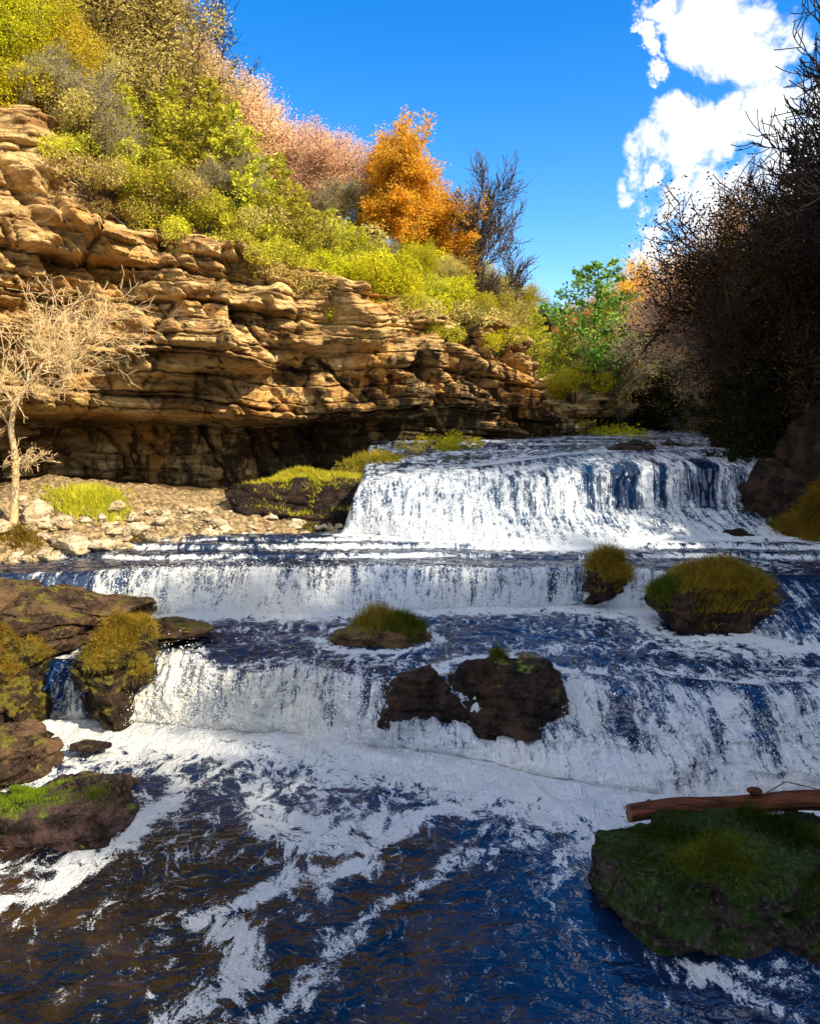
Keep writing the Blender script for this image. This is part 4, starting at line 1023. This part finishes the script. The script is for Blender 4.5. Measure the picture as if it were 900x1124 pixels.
# (kind, picture column of the rim below it, metres behind the rim, height, label)
CT_LIST = [
    ('s_lime', 10, .4, 1.9, 'lime yellow bush on the rim above the bright pale cliff face'),
    ('lime', -20, 2.2, -70, 'tall lime yellow tree at the extreme upper edge, cut by the frame'),
    ('lime', 38, 2.0, -25, 'lime yellow tree above the bright cliff, beside the edge one'),
    ('yellow', 88, 2.0, 3.6, 'golden yellow small tree on the rim between lime and olive trees'),
    ('olive', 70, 6.5, -40, 'olive tree high behind the golden yellow one'),
    ('lime', -60, 6, 7.5, 'lime tree high on the slope above the edge lime tree'),
    ('grey', 55, .5, 2.6, 'small grey twiggy tree leaning at the rim over the pale cliff'),
    ('olive', 122, 2.3, 4.6, 'fluffy pale olive tree right of the golden yellow one'),
    ('s_olive', 112, .3, 1.6, 'pale olive bush spilling over the rim below the fluffy olive tree'),
    ('cedar', 158, 1.4, 3.9, 'yellow green cedar, first of the cedars on the rim'),
    ('grey', 148, .5, 3.4, 'grey white twiggy tree hanging at the rim before the cedars'),
    ('olive', 150, 6.0, -25, 'olive brown tree reaching the top of the picture above the cedars'),
    ('cedar', 175, 4.0, 70, 'dense green cedar upslope of the first rim cedar'),
    ('s_cedar', 185, .2, 1.8, 'low dark green bush on the rim above the cliff brow'),
    ('cedar', 212, 2.6, 82, 'tall dark green cedar with a rounded top beside the skyline'),
    ('s_olive', 208, .2, 1.6, 'olive bush at the rim below the tall round topped cedar'),
    ('grey', 225, .7, 3.6, 'twisted pale bare tree among the cedars at the rim'),
    ('olive', 205, 7.5, 22, 'feathery olive tree on the ridge just below the blue sky'),
    ('cedar', 246, 2.0, 82, 'bright green cedar right of the twisted pale tree'),
    ('s_cedar', 240, .2, 1.7, 'green bush overhanging the brow below the bright cedar'),
    ('cedar', 272, 1.0, 110, 'narrow cedar standing right on the rim above the dark undercut'),
    ('cedar', 290, 3.2, 140, 'tall cedar in front of the pink trees'),
    ('s_olive', 275, .2, 1.5, 'small olive bush on the rim between two cedars'),
    ('cedar', 318, 1.6, 165, 'yellow green cedar left of the orange maple, on the rim'),
    ('s_cedar', 308, .2, 1.7, 'low green bush under the cedars, where the brow turns dark'),
    ('cedar', 345, 1.0, 205, 'shaggy cedar below the orange maple'),
    ('s_cedar', 340, .1, 1.5, 'round green bush below the shaggy cedar'),
    ('cedar', 372, 1.6, 225, 'cedar directly in front of the orange maple trunk'),
    ('s_lime', 372, .2, 1.6, 'yellowish bush at the rim under the orange maple'),
    ('cedar', 398, 1.4, 245, 'cedar at the right foot of the orange maple'),
    ('pink', 255, 9.0, 80, 'pale pink leafless looking tree on the ridge above the cedars'),
    ('pink', 290, 8.0, 98, 'pink russet tree behind the tall cedar'),
    ('pink', 318, 9.0, 112, 'pink russet tree just left of the orange maple crown'),
    ('pink', 345, 8.0, 150, 'lower pinkish tree touching the left side of the orange maple'),
    ('orange', 408, 5.0, 150, 'tall bright orange maple against the blue sky'),
    ('orange', 482, 6.5, 222, 'lower orange maple spreading to the right of the tall one'),
    ('bare', 190, 14, 8, 'dark bare tree poking above the ridge at the upper left skyline'),
    ('bare', 240, 13, 42, 'bare dark branches above the ridge beside the pink trees'),
    ('thin', 552, 6.0, 226, 'bare dark branched tree right of the orange maples'),
    ('grey', 412, 2.0, 270, 'grey twiggy tree in front of the lower orange maple'),
    ('s_lime', 410, .3, 1.8, 'lime bush on the rim right of the orange maple foot'),
    ('cedar', 428, 1.2, 285, 'small yellow green cedar over the middle of the cliff'),
    ('s_lime', 442, .3, 2.0, 'bright lime bush on the rim over the middle of the cliff'),
    ('lime', 458, 2.5, 295, 'short lime tree behind the bright lime rim bush'),
    ('s_cedar', 466, .2, 1.5, 'green rim bush above the dark stained cliff part'),
    ('olive', 482, 2.5, 290, 'olive tree over the stained part of the cliff'),
    ('s_lime', 492, .3, 1.8, 'yellow green bush over the stained part of the cliff'),
    ('cedar', 505, 1.5, 310, 'cedar above the far half of the cliff'),
    ('cedar', 525, 2.6, 300, 'taller pointed cedar above the far half of the cliff'),
    ('s_cedar', 522, .2, 1.5, 'green bush before the taller pointed far cedar'),
    ('lime', 540, 2.0, 310, 'lime tree right of the taller pointed far cedar'),
    ('cedar', 556, 1.0, 322, 'cedar over the sloping end of the cliff'),
    ('s_lime', 562, .2, 2.0, 'lime bush on the sloping end of the cliff'),
    ('cedar', 582, 1.4, 335, 'cedar low on the sloping end of the cliff'),
    ('s_cedar', 596, .1, 2.2, 'green bush covering the step at the cliff end'),
    ('olive', 575, 5.0, 315, 'pale olive tree behind the cedars of the cliff end'),
    ('cedar', 612, .8, 355, 'last yellow green cedar, over the end pillar of the cliff'),
    ('s_lime', 628, .3, 2.4, 'last lime bush, hanging over the end pillar of the cliff'),
    ('olive', 500, 7.0, 282, 'feathery pale olive tree on the skyline right of the bare tree'),
    ('bare', 592, 9, 285, 'thin bare tree on the low skyline between bare tree and pine'),
]
for kind, px, back, H, lb in CT_LIST:
    x, y, z = rim_at(px, back)
    if H > 20 or H < 0: H = max(at_y(px, H, y)[2] - z, 2.0)
    K[kind].put((x, y, z - .15), H, RG.uniform(0, 6.28), lb, 'bush' if kind.startswith('s_') else 'tree', 'plants along the cliff top', wide=RG.uniform(.9, 1.15))
for i in range(26):     # look-alike bushes filling the slope behind the rim trees
    px = -40 + i * 23; x, y, z = rim_at(px, RG.uniform(2.5, 5.5)); kind = RG.choice(['s_cedar', 's_olive', 's_lime'] if px > 420 or px < 60 else ['s_cedar', 's_olive', 's_cedar'])
    K[kind].put((x, y, z - .15), RG.uniform(1.6, 2.6), RG.uniform(0, 6), 'leafy green bush filling the gaps between trees on the clifftop slope', 'bush', 'bushes filling the clifftop slope')
for i in range(20):     # foliage spilling over the brow
    px = 95 + i * 26; x, y, z = rim_at(px, -.35); K[['s_cedar', 's_olive', 's_lime'][i % 3] if px > 380 else ['s_cedar', 's_olive'][i % 2]].put((x, y, z - 1.1 - .5 * (i % 2)), RG.uniform(1.2, 1.9), RG.uniform(0, 6), 'small leafy bush hanging over the brow of the cliff', 'bush', 'bushes hanging over the cliff brow')
for i in range(12):
    px = -120 + i * 47; x, y, z = rim_at(px, RG.uniform(7, 11)); kind = RG.choice(['olive', 'olive', 'grey', 'pink'] if px < 330 else ['olive', 'rust', 'grey'])
    K[kind].put((x, y, z - .15), RG.uniform(3.6, 5.4), RG.uniform(0, 6), 'half hidden thin tree in the wood behind the clifftop trees', 'tree', 'half hidden trees behind the clifftop')

# far end of the valley
def far(kind, px, Y, H, lb, cat='tree', group='trees at the end of the valley', **kw):
    x = (px - 450) / F_PX * Y * 1.0; z = gh(x, Y); H = H if H < 20 else max(at_y(px, H, Y)[2] - z, 2.5); K[kind].put((x, Y, z - .2), H, RG.uniform(0, 6.28), lb, cat, group, **kw)
far('pine', 648, 47.5, 286, 'tall blue green pine with clumped boughs at the end of the valley')
far('pine', 676, 60, 318, 'smaller pine partly behind the tall blue green one')
far('rust', 700, 62, 322, 'orange brown tree just right of the tall pine')
far('orange', 722, 70, 312, 'far orange tree on the skyline between pine and dark right bank')
far('rust', 745, 64, 318, 'rust tree where the skyline meets the dark right bank')
far('rust', 672, 72, 335, 'rust tree glimpsed behind the tall pine')
far('rust', 765, 72, 320, 'rust tree almost hidden by the dark right bank branches')
far('grey', 630, 50, 385, 'pale leafless tree left below the tall pine')
far('grey', 670, 51, 390, 'pale leafless tree under the tall pine')
far('grey', 692, 54, 378, 'thin grey tree in front of the orange brown tree')
far('olive', 608, 52, 372, 'pale olive tree above the cliff end, left of the pine')
far('s_lime', 650, 44.5, 3.6, 'yellow green bush at the water beyond the cliff end', 'bush')
far('s_lime', 640, 50, 3.2, 'lime bush behind the yellow green waterside one', 'bush')
far('s_olive', 672, 50, 3.2, 'olive bush right of the yellow green waterside one', 'bush')
for i in range(11):
    px = 678 + i * 12; far(['s_dusk', 's_dark'][i % 2], px, 50.5 + (i * 3 % 5), 3.2 + (i % 3) * .8, 'dark bush of the thicket beyond the upper river', 'bush', 'dark thicket beyond the upper river')
for i in range(20):
    px = 560 + i * 14; far(RG.choice(['rust', 'grey', 'olive', 'rust', 'dusk']), px, RG.uniform(74, 92), RG.uniform(330, 360), 'small distant tree in the autumn wood closing the valley', 'tree', 'distant autumn wood trees')

# right bank
def rb(kind, px, Y, H, lb, group='trees on the shaded right bank', cat='tree', e=0, **kw):
    x = (px - 450) / F_PX * Y * .97; z = gh(x, Y); H = H if H < 20 else max(at_y(px, H, Y)[2] - z, 2.5); K[kind].put((x, Y, z - .25), H, RG.uniform(0, 6.28), lb, cat, group, **kw)
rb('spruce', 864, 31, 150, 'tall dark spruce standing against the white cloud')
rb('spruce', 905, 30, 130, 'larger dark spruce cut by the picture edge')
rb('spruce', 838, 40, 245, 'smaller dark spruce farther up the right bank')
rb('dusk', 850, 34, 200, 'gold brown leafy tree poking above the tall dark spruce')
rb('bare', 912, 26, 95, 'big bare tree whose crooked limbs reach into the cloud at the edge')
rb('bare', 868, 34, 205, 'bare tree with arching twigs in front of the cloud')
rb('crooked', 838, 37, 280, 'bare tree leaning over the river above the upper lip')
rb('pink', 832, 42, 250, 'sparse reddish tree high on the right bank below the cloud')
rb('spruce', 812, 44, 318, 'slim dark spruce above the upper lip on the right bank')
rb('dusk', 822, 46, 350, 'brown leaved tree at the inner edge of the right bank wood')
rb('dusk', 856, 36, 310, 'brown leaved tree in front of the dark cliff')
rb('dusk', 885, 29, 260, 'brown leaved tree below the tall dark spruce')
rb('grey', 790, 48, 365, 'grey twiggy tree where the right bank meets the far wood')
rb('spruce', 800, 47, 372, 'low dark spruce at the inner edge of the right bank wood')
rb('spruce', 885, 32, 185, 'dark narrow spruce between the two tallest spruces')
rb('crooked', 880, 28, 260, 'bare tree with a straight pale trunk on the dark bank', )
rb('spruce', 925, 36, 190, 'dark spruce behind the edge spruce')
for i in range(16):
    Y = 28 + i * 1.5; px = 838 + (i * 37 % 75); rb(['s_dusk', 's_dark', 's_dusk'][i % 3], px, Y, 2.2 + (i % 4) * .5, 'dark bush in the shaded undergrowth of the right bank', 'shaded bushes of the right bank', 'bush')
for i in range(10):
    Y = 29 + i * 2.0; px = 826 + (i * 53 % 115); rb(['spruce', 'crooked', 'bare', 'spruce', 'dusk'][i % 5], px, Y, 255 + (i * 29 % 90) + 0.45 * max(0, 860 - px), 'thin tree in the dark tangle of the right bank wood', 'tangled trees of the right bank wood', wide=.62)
def straight_trunk(px, Y, top, r, mat, lb, seed):
    x = (px - 450) / F_PX * Y * .97; z = gh(x, Y); H = at_y(px, top, Y)[2] - z
    rng = np.random.RandomState(seed); segs = []; tips = []
    P = dict(BARE, clear=.45, nb=[1, 2, 2, 2], up=.02, wob=.05, taper=.75, rmin=.009, len=(.22, .36), ang=(.7, 1.3))
    grow(rng, np.zeros(3), unit(np.array([rng.normal() * .04, 0, 1])), H, r, 0, 3, segs, tips, dict(P, ns=9))
    root = empty('slender_tree', (x, Y, z - .3)); tag(root, lb, 'tree')
    link('trunk', tubes_mesh('trunk', [s for s in segs[:0]] + segs, 6), M[mat], root)
straight_trunk(884, 27.5, 230, .10, 'bark', 'slender trunk rising in front of the tall dark spruce', 1)
straight_trunk(832, 30.5, 300, .12, 'bark', 'straight brown trunk above the mossy rock wall by the upper fall', 2)
straight_trunk(852, 29.0, 265, .10, 'bark_dark', 'thin dark trunk between two browner trunks of the right bank', 3)
straight_trunk(800, 37.0, 345, .12, 'bark', 'short straight trunk at the inner edge of the shaded right wood', 4)
# the rest of the bank wood, beside and behind the viewer, shades the gorge
for i in range(34):
    Y = -26 + i * 1.45; e = 12 + (i * 7 % 5) * 1.6; x = float(np.interp(max(Y, 0), XR_T[:, 0], XR_T[:, 1])) + e
    if x / max(Y, .1) < .56 and Y > 0: continue
    K[['dusk', 'spruce', 'rust'][i % 3]].put((x, Y, gh(x, Y) - .25), 5 + (i % 3), RG.uniform(0, 6), 'tree of the wood on top of the right bank', 'tree', 'wood on top of the right bank')

# ------------------------------------------------------------------ dead tree on the sunny bank
def dead_tree():
    rng = np.random.RandomState(9); b = at_y(14, 582, 23.3); b[2] = gh(b[0], b[1]) - .1
    root = empty('dead_tree', tuple(b)); tag(root, 'pale leafless tree with a bent trunk and fuzzy twigs on the sunny bank', 'tree')
    pts = [np.array(b)] + [at_y(px, py, Y) for px, py, Y in [(17, 540, 23.3), (18, 505, 23.3), (12, 470, 23.3), (16, 445, 23.2), (30, 425, 23.1), (42, 405, 23.0)]]
    rad = [.15, .115, .10, .09, .08, .06, .045]; segs = []; tips = []
    for i in range(len(pts) - 1): segs.append((*(pts[i] - b), rad[i], *(pts[i + 1] - b), rad[i + 1]))
    P = dict(BARE, rmin=.007, up=.03, wob=.22, clear=0, nb=[3, 2, 1, 1], ang=(.4, 1.1), len=(.42, .62), ns=4)
    starts = [(pts[4], (45, 300), .05), (pts[5], (70, 320), .05), (pts[6], (120, 335), .045), (pts[6], (150, 385), .045), (pts[6], (110, 420), .04), (pts[4], (0, 370), .045), (pts[5], (45, 350), .045), (pts[6], (140, 350), .04), (pts[5], (130, 400), .04), (pts[3], (-20, 430), .03), (pts[2], (40, 500), .02)]
    for p, (tx, ty), r in starts:
        e = at_y(tx, ty, 23.0 + rng.uniform(-1.2, 1.2)); d = e - p; L = np.linalg.norm(d)
        grow(rng, p - b, d / L, L * .84, r, 1, 4, segs, tips, P)
    link('trunk', tubes_mesh('trunk', segs, 5), M['bark_pale'], root)
    T = np.array(tips); c = np.repeat(T[:, :3], 1, 0) + rng.normal(size=(len(T), 3)) * .06
    link('crown', leaves_mesh('crown', c, .024, 3), M['cedar_pale'], root)
    print('dead tree segs', len(segs))
dead_tree()
# small plants
for px, py, Y, s, kind, lb in [(498, 492, 33.4, 1.4, 's_lime', 'bright lime bush at the cliff foot left of the upper lip'),
                         (455, 495, 33.0, 1.0, 's_olive', 'small dry bush at the cliff foot behind the ledge grass')]:
    c = at_y(px, py, Y); K[kind].put(tuple(c - np.array([0, 0, .6])), s * .95, 1.0, lb, 'bush')
for k in K.values(): k.drop()

# ------------------------------------------------------------------ spray of the falls
def spray():
    rng = np.random.RandomState(4); n = 20000
    x = rng.uniform(-6.3, 8.0, n); kind = rng.rand(n)
    b = ev(base1, x); c = ev(crest1, x)
    t = rng.rand(n) ** 1.3; y = b + (c - b) * t - rng.gamma(1.2, .10, n) - .12; z = Z1 * (1 - (1 - t) ** 1.9) + rng.gamma(1.2, .11, n) - .02
    lump = fbm(x * 1.6, y * 1.6, z * 1.6, o=3, seed=400); m = lump > -.1 + .5 * rng.rand(n) - .2
    P = np.stack([x, y, z], -1)[m]; n2 = 9000
    x = rng.uniform(-8.0, 4.5, n2); b = ev(base2, x); c = ev(crest2, x); t = rng.rand(n2) ** 1.5
    P2 = np.stack([x, b + (c - b) * t - rng.gamma(1.1, .08, n2) - .08, Z2a + 1.0 * (1 - (1 - t) ** 2) + rng.gamma(1.1, .07, n2)], -1)
    x = rng.uniform(-1.6, 11.5, n2); b = ev(base3, x); t = rng.rand(n2) ** 1.5
    P3 = np.stack([x, b + .6 * (crest3(x) - b) * t * np.where(x > 3, 1, .6) - rng.gamma(1.1, .12, n2) - .1, Z3a + .9 * t + rng.gamma(1.1, .1, n2)], -1)
    P = P[(P[:, 0] < .1) | (P[:, 0] > 3.0)]
    P = np.concatenate([P, P2])
    s = rng.gamma(2.0, .0025, len(P)) + .003
    T = np.array([(1, 1, 1), (1, -1, -1), (-1, 1, -1), (-1, -1, 1)], np.float32)
    V = P[:, None] + T[None] * s[:, None, None] * rng.uniform(.6, 1.2, (len(P), 4, 1))
    F = np.array([(0, 1, 2), (0, 3, 1), (0, 2, 3), (1, 3, 2)]); q = (np.arange(len(P)) * 4)[:, None, None] + F[None]
    N = NT('spray'); m = N.done(N.pbr((.88, .91, .95), .4))
    tag(link('water_spray', mesh_from('water_spray', V.reshape(-1, 3), q.reshape(-1, 3), np.full(len(P) * 4, 3), True), m), 'white droplets thrown up by the falling water', kind='stuff')
spray()

# ------------------------------------------------------------------ daylight
SUN_DIR = unit(np.array([0.80, -0.50, 0.76]))       # toward the sun
def build_light():
    el = math.asin(SUN_DIR[2]); az = math.atan2(SUN_DIR[0], SUN_DIR[1])
    l = bpy.data.lights.new('sun', 'SUN'); l.energy = 4.7; l.angle = R(0.5); l.color = (1.0, 0.86, 0.64)
    o = bpy.data.objects.new('sun', l); COL.objects.link(o)
    o.rotation_euler = Vector(-SUN_DIR).to_track_quat('-Z', 'Y').to_euler()
    w = bpy.data.worlds.new('World'); SC.world = w; w.use_nodes = True
    t = w.node_tree; t.nodes.clear()
    class W(NT):
        def __init__(s): s.t = t
    N = W()
    sky = N.n('ShaderNodeTexSky', None, sky_type='NISHITA', sun_disc=False, sun_elevation=el, sun_rotation=az, altitude=200, air_density=1.0, dust_density=0.3, ozone_density=2.5)
    col = N.n('ShaderNodeHueSaturation', {'Hue': 0.508, 'Saturation': 1.45, 'Value': 1.0, 'Color': sky.outputs[0]}).outputs[0]
    d = N.coord('Generated')
    nz = N.noise(d, 9.0, 7, 0.62, 0.2, out=1)
    wv = N.n('ShaderNodeVectorMath', {0: nz, 1: (0.5, 0.5, 0.5)}, operation='SUBTRACT').outputs[0]
    wv = N.n('ShaderNodeVectorMath', {0: wv, 'Scale': 0.25}, operation='SCALE').outputs[0]
    dd = N.n('ShaderNodeVectorMath', {0: d, 1: wv}, operation='ADD').outputs[0]
    blobs = [(735, 10, 26), (780, 20, 38), (840, 30, 40), (705, 62, 16), (850, 95, 36), (800, 125, 30), (745, 135, 32), (735, 165, 28), (770, 180, 36), (830, 150, 38),
             (715, 235, 26), (710, 275, 24), (745, 260, 24), (790, 240, 34), (860, 215, 48), (725, 300, 16), (920, 150, 60), (930, 240, 60), (960, 40, 30), (812, -40, 55), (900, -130, 70), (1000, -260, 90), (850, -300, 80), (1020, -60, 60)]
    f = None
    fine = N.noise(d, 38.0, 5, 0.65)
    off = [(940, -400, 120), (850, -440, 70), (1040, -330, 110), (1010, -480, 120)]; f2 = None
    for px, py, rad in blobs + off:
        v = ray(px, py); v = v / np.linalg.norm(v)
        dist = N.n('ShaderNodeVectorMath', {0: dd, 1: tuple(v)}, operation='DISTANCE').outputs['Value']
        b = N.math('SUBTRACT', 1.0, N.math('DIVIDE', dist, rad / F_PX * 0.95))
        if py < -310: f2 = b if f2 is None else N.math('MAXIMUM', f2, b)
        else: f = b if f is None else N.math('MAXIMUM', f, b)
    f = N.math('MULTIPLY_ADD', N.math('SUBTRACT', fine, 0.5), 0.8, f)
    mask = N.maprange(f, -0.20, 0.42)
    # unseen broken cloud behind the view, added to whiten and lift the ambient light
    sx = N.n('ShaderNodeSeparateXYZ', {0: d}); bk = N.noise(d, 2.2, 6, 0.6, 0.4)
    away = N.maprange(N.math('SUBTRACT', N.math('MULTIPLY', sx.outputs[2], 0.1), sx.outputs[1]), -0.25, 0.1)
    bmask = N.math('MULTIPLY', N.maprange(bk, 0.40, 0.52), away)
    bmask = N.math('MAXIMUM', bmask, N.maprange(N.math('MULTIPLY_ADD', N.math('SUBTRACT', fine, 0.5), 0.8, f2), -0.15, 0.35))
    shade = N.noise(d, 14.0, 4, 0.6)
    cc = N.mix(N.maprange(shade, 0.35, 0.7), (3.9, 4.05, 4.4), (5.0, 5.0, 5.0))
    bg = N.n('ShaderNodeBackground', {'Color': N.mix(bmask, N.mix(mask, col, cc), (5.6, 5.8, 6.3)), 'Strength': 0.14}).outputs[0]
    out = N.n('ShaderNodeOutputWorld'); t.links.new(bg, out.inputs[0])
build_light()
SC.world.cycles.sampling_method = 'MANUAL'; SC.world.cycles.sample_map_resolution = 512

cam = bpy.data.cameras.new('camera'); co = bpy.data.objects.new('camera', cam); COL.objects.link(co)
co.location = (0, 0, CAM_H); co.rotation_euler = (R(90) - PITCH, 0, 0)
cam.sensor_fit = 'VERTICAL'; cam.sensor_height = 36; cam.lens = 36 * F_PX / 1124
cam.clip_end = 2000; cam.clip_start = 0.1
SC.camera = co
SC.view_settings.view_transform = 'Standard'; SC.view_settings.look = 'None'; SC.view_settings.exposure = 0.97; SC.view_settings.gamma = 1.0
SC.render.resolution_x = 819; SC.render.resolution_y = 1024
SC.render.engine = 'CYCLES'
cy = SC.cycles
cy.use_denoising = True; cy.max_bounces = 4; cy.diffuse_bounces = 2; cy.glossy_bounces = 2; cy.transmission_bounces = 4; cy.transparent_max_bounces = 4
cy.use_adaptive_sampling = True; cy.adaptive_threshold = 0.02
cy.caustics_reflective = False; cy.caustics_refractive = False; cy.sample_clamp_indirect = 4
